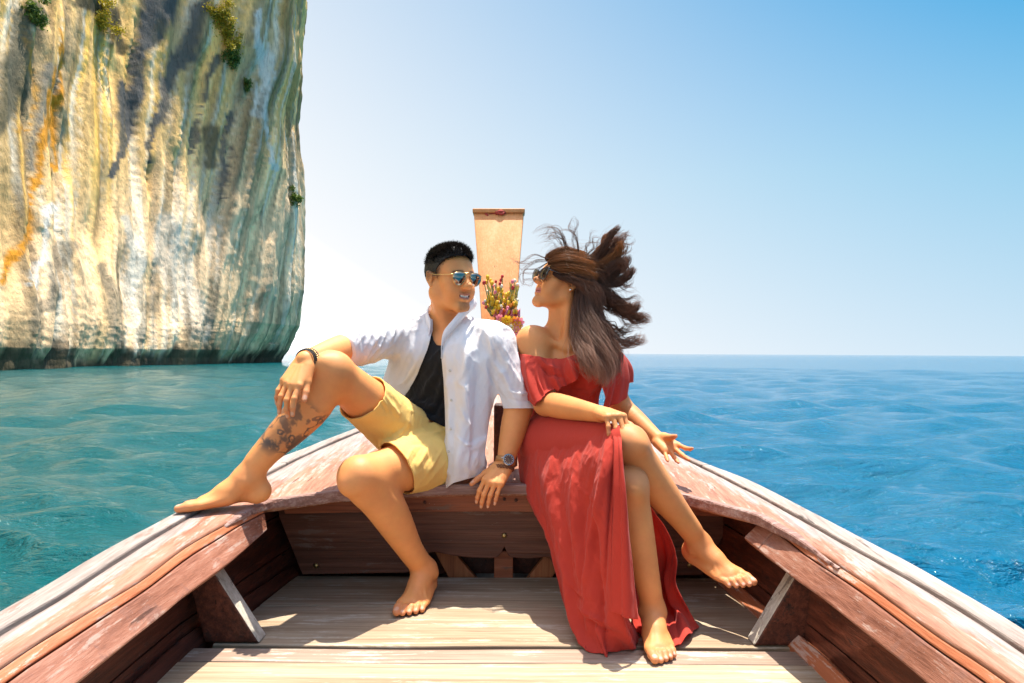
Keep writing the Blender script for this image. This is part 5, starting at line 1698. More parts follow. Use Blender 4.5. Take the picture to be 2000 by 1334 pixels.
def build_skirt():
    Pq = lambda r: [P(*a) if len(a) == 3 else fl(*a) for a in r]
    rows = [
        [(1040, 790, 2.56), (1058, 806, 2.43), (1085, 815, 2.37), (1120, 822, 2.27), (1165, 824, 2.12), (1200, 828, 2.00)],
        [(1018, 845, 2.55), (1036, 850, 2.40), (1072, 850, 2.30), (1118, 848, 2.18), (1170, 848, 2.02), (1205, 850, 1.935)],
        [(1012, 892, 2.50), (1036, 898, 2.34), (1078, 902, 2.20), (1124, 905, 2.07), (1172, 900, 1.935), (1209, 895, 1.90)],
        [(1021, 952, 2.41), (1047, 965, 2.26), (1086, 968, 2.13), (1130, 968, 2.01), (1176, 962, 1.905), (1212, 958, 1.89)],
        [(1060, 1040, 2.26), (1080, 1046, 2.16), (1108, 1050, 2.06), (1143, 1050, 1.965), (1182, 1045, 1.89), (1213, 1040, 1.89)],
        [(1081, 1120, 2.25), (1098, 1126, 2.12), (1120, 1130, 2.02), (1148, 1134, 1.93), (1188, 1130, 1.875), (1214, 1122, 1.89)],
        [(1095, 1182, 2.20), (1110, 1198, 2.07), (1130, 1210, 1.97), (1160, 1218, 1.89), (1200, 1215, 1.86), (1226, 1195, 1.89)],
        [(1118, 1216), (1136, 1240), (1166, 1272), (1186, 1284), (1220, 1266), (1258, 1252)],
    ]
    ph = np.random.default_rng(8).uniform(0, 6.28, 8)
    def deform(v, n, u, w):
        px, py = proj(v)
        a = smoothstep(.12, .75, w)
        d = .016 * a * np.sin(u * 13 + ph[0] + 1.2 * w) + .009 * a * np.sin(u * 27 + ph[1] - 2 * w) + .004 * a * np.sin(u * 55 + ph[2] + 4 * w)
        v = v + n * d[:, None]
        L_ = [([(1192, 838), (1176, 950), (1158, 1050), (1146, 1140), (1150, 1240)], 6, .016), ([(1202, 850), (1194, 950), (1186, 1060), (1180, 1180)], 5, -.016), ([(1178, 842), (1150, 960), (1130, 1060)], 6, -.008),
              ([(1128, 870), (1120, 980), (1126, 1090), (1138, 1200)], 7, .012), ([(1140, 940), (1136, 1040), (1142, 1120)], 5, -.008), ([(1090, 860), (1072, 940), (1090, 1050), (1108, 1160)], 9, .012),
              ([(1072, 985), (1092, 1060), (1106, 1100)], 3, -.006), ([(1106, 1010), (1120, 1080), (1122, 1120)], 3, -.005), ([(1095, 1090), (1115, 1140), (1150, 1170)], 3, .006), ([(1100, 1130), (1125, 1160), (1160, 1175)], 3, -.005),
              ([(1130, 1180), (1160, 1205), (1200, 1222)], 4, .010), ([(1140, 1200), (1175, 1228), (1215, 1238)], 4, -.010), ([(1045, 850), (1040, 910), (1060, 990)], 6, -.006),
              ([(1062, 822), (1110, 832), (1165, 834)], 3, .005), ([(1068, 834), (1115, 842), (1170, 842)], 3, -.004), ([(1075, 808), (1060, 835), (1040, 860)], 4, .006)]
        v = folds(v, n, L_)
        v = crumple(v, n, np.array([.1, .1, 1]), .004, 3, 16, 71)
        v = crumple(v, n, np.array([.35, .1, .9]), .0022, 6, 42, 73, 3.0); v = crumple(v, n, np.array([-.5, .1, .8]), .0018, 6, 36, 75, 3.0)
        v[:, 2] = np.maximum(v[:, 2], FLOOR + .010 + .004 * np.sin(u * 40))
        return v
    sheet('skirt_front', [Pq(r) for r in rows], 170, 210, DRESS, dress, deform, .0025, wLeg, .009)
    # the flap beside the slit
    fr = [[(1192, 829, 2.01), (1204, 833, 1.975), (1213, 838, 1.955)], [(1199, 865, 1.925), (1207, 872, 1.90), (1215, 882, 1.885)], [(1203, 955, 1.875), (1211, 958, 1.85), (1222, 960, 1.855)],
          [(1201, 1040, 1.865), (1214, 1040, 1.835), (1230, 1040, 1.845)], [(1199, 1120, 1.855), (1216, 1122, 1.825), (1239, 1120, 1.835)], [(1197, 1194, 1.845), (1220, 1206, 1.81), (1248, 1211, 1.83)]]
    def deform2(v, n, u, w):
        return crumple(v + n * (.006 * np.sin(u * 9 + 2 * w) * smoothstep(0, .4, w))[:, None], n, np.array([.1, 0, 1]), .003, 3, 16, 81)
    fl_o = sheet('skirt_flap', [Pq(r) for r in fr], 40, 120, DRESS, dress, deform2, .0025, wLeg, .010)
    # the back of the skirt seen behind the shin
    br = [[(1215, 965, 2.12), (1240, 965, 2.14), (1258, 975, 2.13), (1268, 985, 2.10)], [(1215, 1030, 2.10), (1250, 1028, 2.16), (1280, 1024, 2.15), (1298, 1030, 2.10)], [(1215, 1085, 2.08), (1255, 1085, 2.15), (1295, 1080, 2.17), (1321, 1085, 2.10)],
          [(1220, 1140, 2.05), (1258, 1142, 2.12), (1298, 1140, 2.15), (1320, 1142, 2.09)], [(1225, 1195, 2.02), (1262, 1200, 2.06), (1310, 1196, 2.11), (1345, 1192, 2.07)], [(1235, 1236), (1275, 1252), (1320, 1266), (1369, 1223)]]
    def deform3(v, n, u, w):
        a = smoothstep(.1, .8, w)
        d = .014 * a * np.sin(u * 15 + 1 + w) + .008 * a * np.sin(u * 31 + 2)
        v = crumple(v + n * d[:, None], n, np.array([.2, 0, 1]), .004, 3, 16, 91)
        v[:, 2] = np.maximum(v[:, 2], FLOOR + .010 + .005 * np.sin(u * 30))
        return v
    sheet('skirt_back', [Pq(r) for r in br], 90, 120, DRESS, dress, deform3, .0025, wLeg, .010)
build_skirt()

# ---- off-shoulder ruffle
def build_ruffle():
    top = [(1011, 690, 2.46), (1026, 692, 2.395), (1046, 695, 2.375), (1070, 700, 2.375), (1100, 700, 2.372), (1130, 690, 2.385), (1162, 683, 2.405), (1186, 684, 2.44), (1208, 688, 2.49), (1220, 694, 2.56), (1202, 690, 2.64), (1120, 686, 2.67), (1040, 686, 2.60), (1013, 688, 2.54)]
    bot = [(1031, 786, 2.41), (1048, 788, 2.31), (1070, 780, 2.29), (1088, 769, 2.335), (1112, 746, 2.345), (1148, 728, 2.36), (1172, 745, 2.37), (1180, 790, 2.42), (1206, 794, 2.46), (1228, 748, 2.56), (1216, 762, 2.68), (1120, 742, 2.70), (1030, 752, 2.64), (1018, 782, 2.53)]
    mid = []
    T_, B_ = np.array([P(*p) for p in top]), np.array([P(*p) for p in bot])
    ctr = T_.mean(0)
    out = unit_rows((T_ - ctr) * np.array([1, 1, 0]))
    M1 = T_ * .72 + B_ * .28 + out * .012; M2 = T_ * .4 + B_ * .6 + out * .014
    def deform(v, n, u, w):
        d = w * (.011 * np.sin(u * 2 * math.pi * 11 + 2.2 * np.sin(u * 19)) + .005 * np.sin(u * 2 * math.pi * 23 + 1))
        v = v + n * d[:, None]
        v[:, 2] += w * .010 * np.sin(u * 2 * math.pi * 9 + 1)
        v = folds(v, n, [([(1052, 700), (1066, 716), (1092, 722)], 4, .012), ([(1056, 712), (1072, 730), (1100, 738)], 4, -.012), ([(1075, 705), (1082, 728), (1086, 756)], 5, .010), ([(1042, 698), (1046, 740), (1052, 780)], 5, -.009),
                         ([(1110, 702), (1128, 712), (1150, 712)], 4, .009), ([(1026, 698), (1034, 740), (1040, 780)], 4, .006)])
        return v
    sheet('ruffle', [T_, M1, M2, B_], 340, 36, DRESS, dress, deform, .002, wF, .008, closed=True)
build_ruffle()
# ================================================================== hair
def hair_mat(name, root, tip, rough=.38):
    t = NT(name)
    hi = t.n('ShaderNodeHairInfo')
    rnd = hi.outputs['Random']
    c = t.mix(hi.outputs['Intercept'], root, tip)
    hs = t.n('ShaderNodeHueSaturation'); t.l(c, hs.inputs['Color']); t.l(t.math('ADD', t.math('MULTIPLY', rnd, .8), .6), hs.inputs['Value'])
    b = t.bsdf(Base_Color=hs.outputs[0], Roughness=rough, Specular_IOR_Level=.32)
    tr = t.n('ShaderNodeBsdfTranslucent'); t.l(hs.outputs[0], tr.inputs[0])
    mx = t.n('ShaderNodeMixShader'); mx.inputs[0].default_value = .25; t.l(b.outputs[0], mx.inputs[1]); t.l(tr.outputs[0], mx.inputs[2])
    return t.done(mx)

def surf_pts(v, q, n, keep=None):
    a = v[q[:, 0]]; b = v[q[:, 1]]; c = v[q[:, 2]]; d = v[q[:, 3]]
    ar = np.linalg.norm(np.cross(c - a, d - b), axis=1)
    i = rng.choice(len(q), n, p=ar / ar.sum())
    u, w = rng.random((n, 1)), rng.random((n, 1))
    p = (a[i] * (1 - u) + b[i] * u) * (1 - w) + (d[i] * (1 - u) + c[i] * u) * w
    nn = vnormals(v, q)
    return p, unit_rows(nn[q[i, 0]] + nn[q[i, 2]])

# ---- his: short sides, longer swept top
def man_hair():
    H = Body(); c, R = mHead, mR
    E = lambda p, r, k: H.ell(c + R @ np.array(p), R, np.array(r), k)
    E((0, -.014, .040), (.0775, .0995, .082), .02)
    E((0, .030, .034), (.064, .060, .064), .03)
    E((0, -.010, .078), (.060, .082, .046), .03)
    E((.006, .034, .088), (.046, .036, .032), .03)
    ax, F = H.field(.0026); v, q = surface(ax, F); v = relax(v, q, 1, .4)
    l = (v - c) @ R
    yh = np.interp(l[:, 2], [-.05, -.02, .0, .03, .05, .07, .083, .092, .13], [-.01, .004, .014, .016, .026, .046, .068, .11, .2])
    yh = yh + .006 * (fbm(v * 120, 2, 5) - .5)
    g = l[:, 1] - yh
    ear = np.maximum(.010 - np.abs(l[:, 1] + .006) + .012, 0)
    low = np.interp(l[:, 1], [-.2, -.06, -.035, -.030, .012, .016, .03], [-.055, -.06, -.050, .028, .030, .0, -.01])
    g = np.maximum(g, (low - l[:, 2]))
    v0, q0, g0 = v, q, g
    v, q, _ = trim(v, q, g)
    BLACK = hair_mat('black_hair', (.010, .008, .007, 1), (.020, .015, .012, 1), .32)
    cap = plain('black_hair_cap', (.012, .010, .009, 1), .55)
    o = mesh_np('hair', v, q, cap, man)
    p, n = surf_pts(v, q, 9000)
    l = (p - c) @ R
    top = smoothstep(.055, .095, l[:, 2])
    comb = R @ np.array([.35, .75, .35]); side = R @ np.array([0, -.35, -.9])
    st, ra = [], []
    for i in range(len(p)):
        ln = (.005 + .013 * top[i]) * rng.uniform(.7, 1.3)
        d = unit(n[i] * (.42 - .22 * top[i]) + comb * top[i] * 1.0 + side * (1 - top[i]) * .8 + rng.normal(0, .16, 3))
        t = np.linspace(0, 1, 5)[:, None]
        st.append(p[i] - n[i] * .002 + d * ln * t + n[i] * (.004 * top[i]) * np.sin(t * 2.6) + comb * (.004 * top[i]) * t * t)
        ra.append(np.linspace(.0006, .00015, 5))
    # clipped stubble that fades out below the hairline
    p, n = surf_pts(v0, q0, 26000); l = (p - c) @ R
    i0 = np.interp(l[:, 2], [-.05, -.02, .0, .03, .05, .07, .083, .092, .13], [-.01, .004, .014, .016, .026, .046, .068, .11, .2])
    lo_ = np.interp(l[:, 1], [-.2, -.06, -.035, -.030, .012, .016, .03], [-.055, -.06, -.050, .028, .030, .0, -.01])
    gd = np.maximum(l[:, 1] - i0, lo_ - l[:, 2])
    ok = (gd > -.004) & (gd < .016 * rng.random(len(p)) ** 1.5) & (np.abs(l[:, 0]) > .030)
    for a_, n_ in zip(p[ok], n[ok]):
        dd_ = unit(side + n_ * .5 + rng.normal(0, .3, 3)); t = np.linspace(0, 1, 3)[:, None]
        st.append(a_ - n_ * .0035 + dd_ * .005 * t); ra.append(np.array([.00045, .0004, .0002]))
    hair_object('hair_strand', st, ra, BLACK, man)
man_hair()

# ---- hers: long and blown sideways
def woman_hair():
    s = .93; c, R = wHead, wR
    H = Body()
    E = lambda p, r, k: H.ell(c + R @ (np.array(p) * s), R, np.array(r) * s, k)
    E((0, -.014, .042), (.080, .104, .084), .02)
    E((0, .030, .034), (.066, .062, .066), .03)
    E((0, -.075, .03), (.066, .055, .075), .03)
    E((0, -.060, -.03), (.060, .045, .06), .03)
    ax, F = H.field(.003); v, q = surface(ax, F); v = relax(v, q, 1, .4)
    v = crumple(v, vnormals(v, q), R[:, 1], .005, 6, 45, 111)
    l = ((v - c) @ R) / s
    yh = np.interp(l[:, 2], [-.08, -.03, -.005, .016, .03, .05, .075, .09, .13], [-.05, -.036, -.026, -.012, .022, .046, .058, .082, .2])
    v, q, _ = trim(v, q, l[:, 1] - yh)
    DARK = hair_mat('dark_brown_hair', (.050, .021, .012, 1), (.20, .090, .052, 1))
    TOP = hair_mat('sunlit_brown_hair', (.17, .060, .018, 1), (.30, .11, .03, 1))  # same brown hair with the sun on it put into the colour
    LIT = hair_mat('backlit_brown_hair', (.09, .040, .025, 1), (.33, .18, .12, 1), .45)  # backlight and haze on the near locks put into the colour
    mesh_np('hair', v, q, plain('dark_hair_cap', (.026, .012, .008, 1), .5), woman)
    def lock(pts, rad, n, mat, wave=.006, waves=2.5, r0=.0008, npt=24, clump=.35, frizz=.002, name='hair_lock'):
        """bundle of strands round a drawn guide"""
        G = catmull([P(*p) for p in pts], npt)
        t = np.linspace(0, 1, npt)
        T = unit_rows(np.gradient(G, axis=0))
        A = unit_rows(np.cross(T, np.array([0.1, 1.0, .05]))); B = np.cross(T, A)
        r = np.interp(t, np.linspace(0, 1, len(rad)), rad)
        if r0 > .0005: n = int(n * 2.6); r0 *= .48
        st, ra = [], []
        nc = max(4, n // 9)                                  # clumps
        ca, cr = rng.uniform(0, 6.28, nc), np.sqrt(rng.random(nc))
        cph, cw = rng.uniform(0, 6.28, nc), rng.uniform(.6, 1.5, nc)
        for i in range(n):
            k = rng.integers(nc)
            a0, b0 = cr[k] * math.cos(ca[k]), cr[k] * math.sin(ca[k])
            fly = i > .9 * n and r0 > .0003
            da, db = rng.normal(0, .85 if fly else .13, 2)
            end = rng.uniform(.72, 1.0)
            tt = t * end
            Gi = np.stack([np.interp(tt, t, G[:, d]) for d in range(3)], 1)
            Ai = np.stack([np.interp(tt, t, A[:, d]) for d in range(3)], 1); Bi = np.stack([np.interp(tt, t, B[:, d]) for d in range(3)], 1)
            ri = np.interp(tt, t, r)
            sp = (1 - clump * tt) if not fly else (.5 + .9 * tt)
            wv = wave * smoothstep(.1, .6, tt) * cw[k]
            ph = cph[k] + tt * 6.28 * waves
            u = a0 * ri + da * ri * sp + wv * np.sin(ph) + frizz * tt * math.sin(i) * np.sin(tt * 17 + i)
            w = b0 * ri + db * ri * sp + wv * .7 * np.cos(ph * .9) + frizz * tt * np.cos(tt * 13 + i * 1.7)
            st.append(Gi + Ai * u[:, None] + Bi * w[:, None])
            ra.append(r0 * (.6 if fly else 1) * np.interp(tt, [0, .6, 1], [1, .9, .25]))
        hair_object(name, st, ra, mat, woman)
    # swept back over the crown
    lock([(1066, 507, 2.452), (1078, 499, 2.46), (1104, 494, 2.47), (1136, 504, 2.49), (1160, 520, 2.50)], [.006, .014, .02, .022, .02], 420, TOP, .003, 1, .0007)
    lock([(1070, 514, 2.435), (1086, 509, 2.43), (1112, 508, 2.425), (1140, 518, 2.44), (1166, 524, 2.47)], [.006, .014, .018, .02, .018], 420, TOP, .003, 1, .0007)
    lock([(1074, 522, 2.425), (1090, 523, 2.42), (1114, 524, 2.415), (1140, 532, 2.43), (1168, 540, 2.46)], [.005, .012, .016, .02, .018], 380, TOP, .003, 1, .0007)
    lock([(1080, 533, 2.425), (1096, 540, 2.42), (1118, 543, 2.415), (1142, 552, 2.43), (1166, 566, 2.46)], [.004, .010, .014, .018, .018], 320, DARK, .003, 1, .0007)
    lock([(1094, 541, 2.422), (1112, 545, 2.42), (1130, 552, 2.42), (1144, 572, 2.43), (1152, 600, 2.43)], [.004, .010, .014, .018, .018], 320, DARK, .003, 1, .0007)
    # back mass
    lock([(1120, 516, 2.50), (1146, 524, 2.50), (1166, 540, 2.50), (1178, 562, 2.50)], [.03, .042, .038, .02], 560, DARK, .004, 1)
    lock([(1126, 540, 2.47), (1146, 556, 2.46), (1160, 580, 2.45), (1168, 620, 2.43)], [.024, .034, .036, .026], 560, DARK, .004, 1)
    # blown upwards
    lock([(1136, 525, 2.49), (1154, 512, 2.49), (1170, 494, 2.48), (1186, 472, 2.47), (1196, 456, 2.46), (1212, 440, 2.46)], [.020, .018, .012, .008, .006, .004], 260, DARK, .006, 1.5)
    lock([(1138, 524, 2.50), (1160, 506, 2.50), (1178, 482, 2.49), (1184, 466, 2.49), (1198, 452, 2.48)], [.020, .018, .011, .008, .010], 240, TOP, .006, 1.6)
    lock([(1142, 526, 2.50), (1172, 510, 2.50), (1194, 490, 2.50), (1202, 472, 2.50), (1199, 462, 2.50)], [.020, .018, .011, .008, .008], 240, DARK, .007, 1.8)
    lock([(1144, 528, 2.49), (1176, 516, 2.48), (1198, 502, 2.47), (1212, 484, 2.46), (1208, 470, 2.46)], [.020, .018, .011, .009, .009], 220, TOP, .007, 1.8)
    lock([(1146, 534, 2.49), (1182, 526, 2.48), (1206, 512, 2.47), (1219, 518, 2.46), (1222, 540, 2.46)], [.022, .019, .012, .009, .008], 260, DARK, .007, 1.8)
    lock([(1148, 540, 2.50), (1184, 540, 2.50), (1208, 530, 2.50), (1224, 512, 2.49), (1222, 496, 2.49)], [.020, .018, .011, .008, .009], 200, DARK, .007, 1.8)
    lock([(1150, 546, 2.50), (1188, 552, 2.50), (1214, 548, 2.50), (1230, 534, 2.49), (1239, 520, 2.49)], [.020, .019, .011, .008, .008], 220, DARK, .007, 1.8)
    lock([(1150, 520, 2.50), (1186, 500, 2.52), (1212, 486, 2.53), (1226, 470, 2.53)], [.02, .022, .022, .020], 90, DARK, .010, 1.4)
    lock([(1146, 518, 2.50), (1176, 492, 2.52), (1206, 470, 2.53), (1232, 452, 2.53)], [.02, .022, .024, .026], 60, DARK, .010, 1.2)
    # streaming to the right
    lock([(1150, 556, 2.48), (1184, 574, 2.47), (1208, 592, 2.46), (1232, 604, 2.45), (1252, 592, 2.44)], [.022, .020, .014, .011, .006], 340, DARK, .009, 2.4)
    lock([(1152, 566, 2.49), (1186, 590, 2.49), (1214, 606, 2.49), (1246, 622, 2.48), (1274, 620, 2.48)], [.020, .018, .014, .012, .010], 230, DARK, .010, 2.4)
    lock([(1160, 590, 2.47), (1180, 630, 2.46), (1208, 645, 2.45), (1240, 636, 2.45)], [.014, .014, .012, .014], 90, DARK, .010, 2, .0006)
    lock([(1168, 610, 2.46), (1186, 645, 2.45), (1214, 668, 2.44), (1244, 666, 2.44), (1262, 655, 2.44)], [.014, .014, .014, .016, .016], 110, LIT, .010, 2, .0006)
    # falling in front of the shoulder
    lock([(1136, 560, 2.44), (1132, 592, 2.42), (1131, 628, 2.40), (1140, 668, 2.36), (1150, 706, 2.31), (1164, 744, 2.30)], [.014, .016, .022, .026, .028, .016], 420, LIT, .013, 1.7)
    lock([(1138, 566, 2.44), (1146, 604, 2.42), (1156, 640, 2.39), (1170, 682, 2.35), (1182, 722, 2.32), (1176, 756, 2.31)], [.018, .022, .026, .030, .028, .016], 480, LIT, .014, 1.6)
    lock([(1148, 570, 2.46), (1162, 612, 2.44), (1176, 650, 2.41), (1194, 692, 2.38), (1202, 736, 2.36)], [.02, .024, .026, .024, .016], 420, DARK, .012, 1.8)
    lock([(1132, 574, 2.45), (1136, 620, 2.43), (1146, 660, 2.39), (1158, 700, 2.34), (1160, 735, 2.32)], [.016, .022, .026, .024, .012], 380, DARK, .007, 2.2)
    # fly-away wisps
    for pts, n in (([(1106, 498, 2.47), (1092, 468, 2.46), (1074, 453, 2.45), (1058, 472, 2.44)], 30), ([(1130, 502, 2.48), (1120, 466, 2.47), (1112, 444, 2.46), (1106, 436, 2.46)], 26),
                   ([(1140, 506, 2.49), (1152, 476, 2.49), (1176, 452, 2.49)], 26), ([(1074, 508, 2.44), (1046, 508, 2.43), (1016, 514, 2.42), (1006, 520, 2.42)], 22), ([(1072, 512, 2.43), (1046, 530, 2.42), (1022, 546, 2.41), (1016, 560, 2.41)], 20),
                   ([(1116, 500, 2.47), (1100, 480, 2.46), (1078, 470, 2.45), (1048, 486, 2.44)], 20), ([(1170, 545, 2.5), (1216, 560, 2.5), (1240, 548, 2.5)], 40), ([(1170, 560, 2.5), (1220, 580, 2.5), (1262, 584, 2.5)], 30),
                   ([(1170, 500, 2.5), (1214, 470, 2.5), (1232, 452, 2.5)], 30), ([(1176, 600, 2.48), (1220, 622, 2.47), (1262, 640, 2.46)], 34)):
        lock(pts, [.006, .02, .03, .034][:max(3, len(pts))], int(n * 1.6), DARK, .013, 1.3, .00026, 26, .0, .006, 'hair_wisp')
woman_hair()
# ================================================================== things worn
GOLD = plain('gold_metal', (.75, .52, .22, 1), .22, 1.0, .05)
STEEL = plain('steel_metal', (.55, .55, .56, 1), .25, 1.0, .05)
def lens_mat(name, base, metal, rough=.05):
    t = NT(name); return t.done(t.bsdf(Base_Color=base, Metallic=metal, Roughness=rough, Coat_Weight=.6, Coat_Roughness=.02))
MIRROR = lens_mat('mirrored_lens', (.30, .27, .23, 1), .95)
DARKLENS = lens_mat('dark_lens', (.012, .010, .010, 1), .0)
BLACKP = lens_mat('black_acetate', (.012, .010, .010, 1), .0, .15)

def glasses(label, c, R, s, outline, fm, lm, fr, eye, wrap, temple_z, bridge, extra_bar=False, thick=.0016):
    o = thing('sunglasses', label, 'sunglasses', c)
    W = lambda x, y, z: c + R @ (np.array([x, y, z]) * s)
    for sx in (-1, 1):
        pts = []
        for x, z in catmull(outline, 56, True):
            xx = eye[0] + x                                   # x towards the temple
            yy = eye[1] - wrap * (xx - .012) ** 2 * 10 - .25 * max(-(z), 0)
            pts.append((sx * xx, yy, eye[2] + z))
        rim = np.array([W(*p) for p in pts])
        v, f = tube(rim, fr, 8, True)
        quads_to_mesh('frame', v, f, fm, o)
        ctr = rim.mean(0) + R[:, 1] * .003 * s
        rings = [rim * (1 - k) + ctr * k + R[:, 1] * (.003 * s * (1 - (1 - k) ** 2)) for k in (0, .25, .5, .75)]
        v = np.vstack(rings + [ctr[None] + R[:, 1] * .003 * s]); nn = len(rim)
        f = grid_faces(nn, 4, True); i = np.arange(nn)
        f = np.vstack([f, np.stack([3 * nn + i, 3 * nn + (i + 1) % nn, np.full(nn, 4 * nn), np.full(nn, 4 * nn)], 1)])
        lo = quads_to_mesh('lens', v, f, lm, o); add_solid(lo, thick, 0)
        xe = eye[0] + max(p[0] for p in outline)
        ye = eye[1] - wrap * (xe - .012) ** 2 * 10
        tp = catmull([W(sx * (xe - .001), ye, eye[2] + temple_z), W(sx * .072, ye - .012, eye[2] + temple_z), W(sx * .081, .02, temple_z + .006), W(sx * .082, -.012, .020), W(sx * .079, -.034, -.006)], 24)
        v, f = tube(tp, fr * (1.0 if fr < .002 else .9), 6)
        quads_to_mesh('temple', v, f, fm, o)
    for dz in bridge:
        v, f = tube(catmull([W(-eye[0] + .016, eye[1] - .001, eye[2] + dz), W(0, eye[1] + .006, eye[2] + dz + .002), W(eye[0] - .016, eye[1] - .001, eye[2] + dz)], 12), fr, 6)
        quads_to_mesh('bridge', v, f, fm, o)
    return o
aviator = [(-.024, .012), (-.012, .0195), (.008, .0205), (.025, .015), (.029, .002), (.024, -.014), (.010, -.0245), (-.006, -.0235), (-.018, -.012)]
glasses('gold wire aviator sunglasses with mirrored lenses on the man', mHead, mR, 1.0, aviator, GOLD, MIRROR, .0013, (.034, .106, .004), .16, .012, (.010, .018))
cateye = [(-.024, .010), (-.008, .018), (.014, .021), (.031, .020), (.030, .004), (.022, -.014), (.004, -.023), (-.016, -.018), (-.025, -.003)]
glasses('glossy black cat-eye sunglasses on the woman', wHead, wR, .93, cateye, BLACKP, DARKLENS, .0030, (.034, .108, .004), .20, .014, (.006,))

# stud in her ear
e = wHead + wR @ (np.array([-.084, -.002, -.024]) * .93)
bm = bmesh.new(); bmesh.ops.create_uvsphere(bm, u_segments=12, v_segments=8, radius=.0042); me = bpy.data.meshes.new('earring'); bm.to_mesh(me); bm.free()
er = link('earring', me, plain('silver_stud', (.85, .85, .86, 1), .15, 1.0, .02)); er.location = e
tag(er, 'small silver stud in the ear of the woman', 'earring')

def build_watch():
    ax_ = unit(J['wrL'] - J['elL']); c = lerp(J['elL'], J['wrL'], .955)
    nrm = np.array([.30, -.85, .40]); nrm = unit(nrm - ax_ * (nrm @ ax_)); sd = np.cross(ax_, nrm)
    o = thing('wristwatch', 'round steel wristwatch with tan leather strap on the man', 'watch', c)
    v, f = band(c, ax_, .0325, .019, .0028, 48, nrm)
    mesh_np('strap', v, f, plain('tan_leather', (.42, .19, .06, 1), .6), o)
    f0 = c + nrm * .0345
    def disc(name, r0, h0, h1, mat, n=40, rows=None):
        p = [ring_pts(f0 + nrm * h, nrm, r, n, ax_) for r, h in (rows or [(r0, h0), (r0, h1)])]
        v = np.vstack(p + [(f0 + nrm * (rows[-1][1] if rows else h1))[None]])
        k = len(p); g = grid_faces(n, k, True); i = np.arange(n)
        g = np.vstack([g, np.stack([(k - 1) * n + i, (k - 1) * n + (i + 1) % n, np.full(n, k * n), np.full(n, k * n)], 1)])
        return quads_to_mesh(name, v, g, mat, o, False)
    disc('case', 0, 0, 0, STEEL, rows=[(.0195, -.004), (.0205, 0), (.0205, .005), (.0185, .0075), (.0160, .0075), (.0158, .0062)])
    d = disc('dial', 0, 0, 0, plain('brown_dial', (.10, .045, .03, 1), .3), rows=[(.0158, .006), (.0157, .0066)])
    pv = []
    for k in range(12):
        a = k * math.pi / 6; dr = -ax_ * math.cos(a) + sd * math.sin(a); tn = np.cross(nrm, dr)
        b0 = f0 + nrm * .0069 + dr * .0112; b1 = f0 + nrm * .0069 + dr * .0146
        pv.append((np.array([b0 - tn * .0007, b1 - tn * .0007, b1 + tn * .0007, b0 + tn * .0007]), np.array([[0, 1, 2, 3]])))
    v, f = join(pv); mesh_np('hour_mark', v, f, plain('cream_mark', (.75, .68, .55, 1), .4), o, False)
    for a, L_ in ((1.0, .0075), (3.6, .0115)):
        dr = -ax_ * math.cos(a) + sd * math.sin(a); tn = np.cross(nrm, dr); q0 = f0 + nrm * .0073
        mesh_np('hand', [q0 - tn * .0007, q0 + dr * L_ - tn * .0004, q0 + dr * L_ + tn * .0004, q0 + tn * .0007], [[0, 1, 2, 3]], GOLD, o, False)
    v, f = tube([f0 + sd * .020 + nrm * .003, f0 + sd * .025 + nrm * .003], .003, 10); quads_to_mesh('crown_knob', v, f, STEEL, o)
    # brown bracelet next to it
    c2 = J['wrL'] + unit(J['wrL'] - J['elL']) * .012
    b = thing('bracelet', 'brown braided leather bracelet below the wristwatch', 'bracelet', c2)
    for k in range(2):
        p = ring_pts(c2 + ax_ * .006 * k, ax_ + np.array([.12, 0, 0]), .0325, 90, nrm, 1.05)
        p = p + ax_ * (.002 * np.sin(np.arange(90) * 1.4 + k * 3.1))[:, None]
        v, f = tube(p, .0026, 6, True); quads_to_mesh('braid', v, f, plain('brown_braid', (.20, .075, .03, 1), .7), b)
build_watch()

def build_beads():
    ax_ = unit(J['wrR'] - J['elR']); c = lerp(J['elR'], J['wrR'], .97)
    o = thing('bracelet', 'black and gold beaded bracelet wound around the wrist above the raised knee', 'bracelet', c)
    bm = bmesh.new(); bmesh.ops.create_icosphere(bm, subdivisions=2, radius=.0030); me = bpy.data.meshes.new('bead'); bm.to_mesh(me); bm.free()
    me.materials.append(plain('black_bead', (.012, .012, .012, 1), .3)); me.polygons.foreach_set('use_smooth', np.ones(len(me.polygons), bool))
    me2 = me.copy(); me2.name = 'gold_bead'; me2.materials.clear(); me2.materials.append(GOLD)
    for k in range(3):
        p = ring_pts(c + ax_ * (-.012 + .0068 * k), ax_ + np.array([0, .15, .1]), .0335, 36, (0, 0, 1), 1.06)
        for i, x in enumerate(p):
            q = bpy.data.objects.new('bead', me2 if k == 1 else me); col.objects.link(q); q.parent = o; q.location = Vector(x - c)
    v, f = tube(ring_pts(c + ax_ * .010, ax_ + np.array([0, .15, .1]), .0335, 48, (0, 0, 1), 1.05), .0022, 6, True)
    quads_to_mesh('cord', v, f, plain('black_cord', (.015, .015, .015, 1), .7), o)
build_beads()

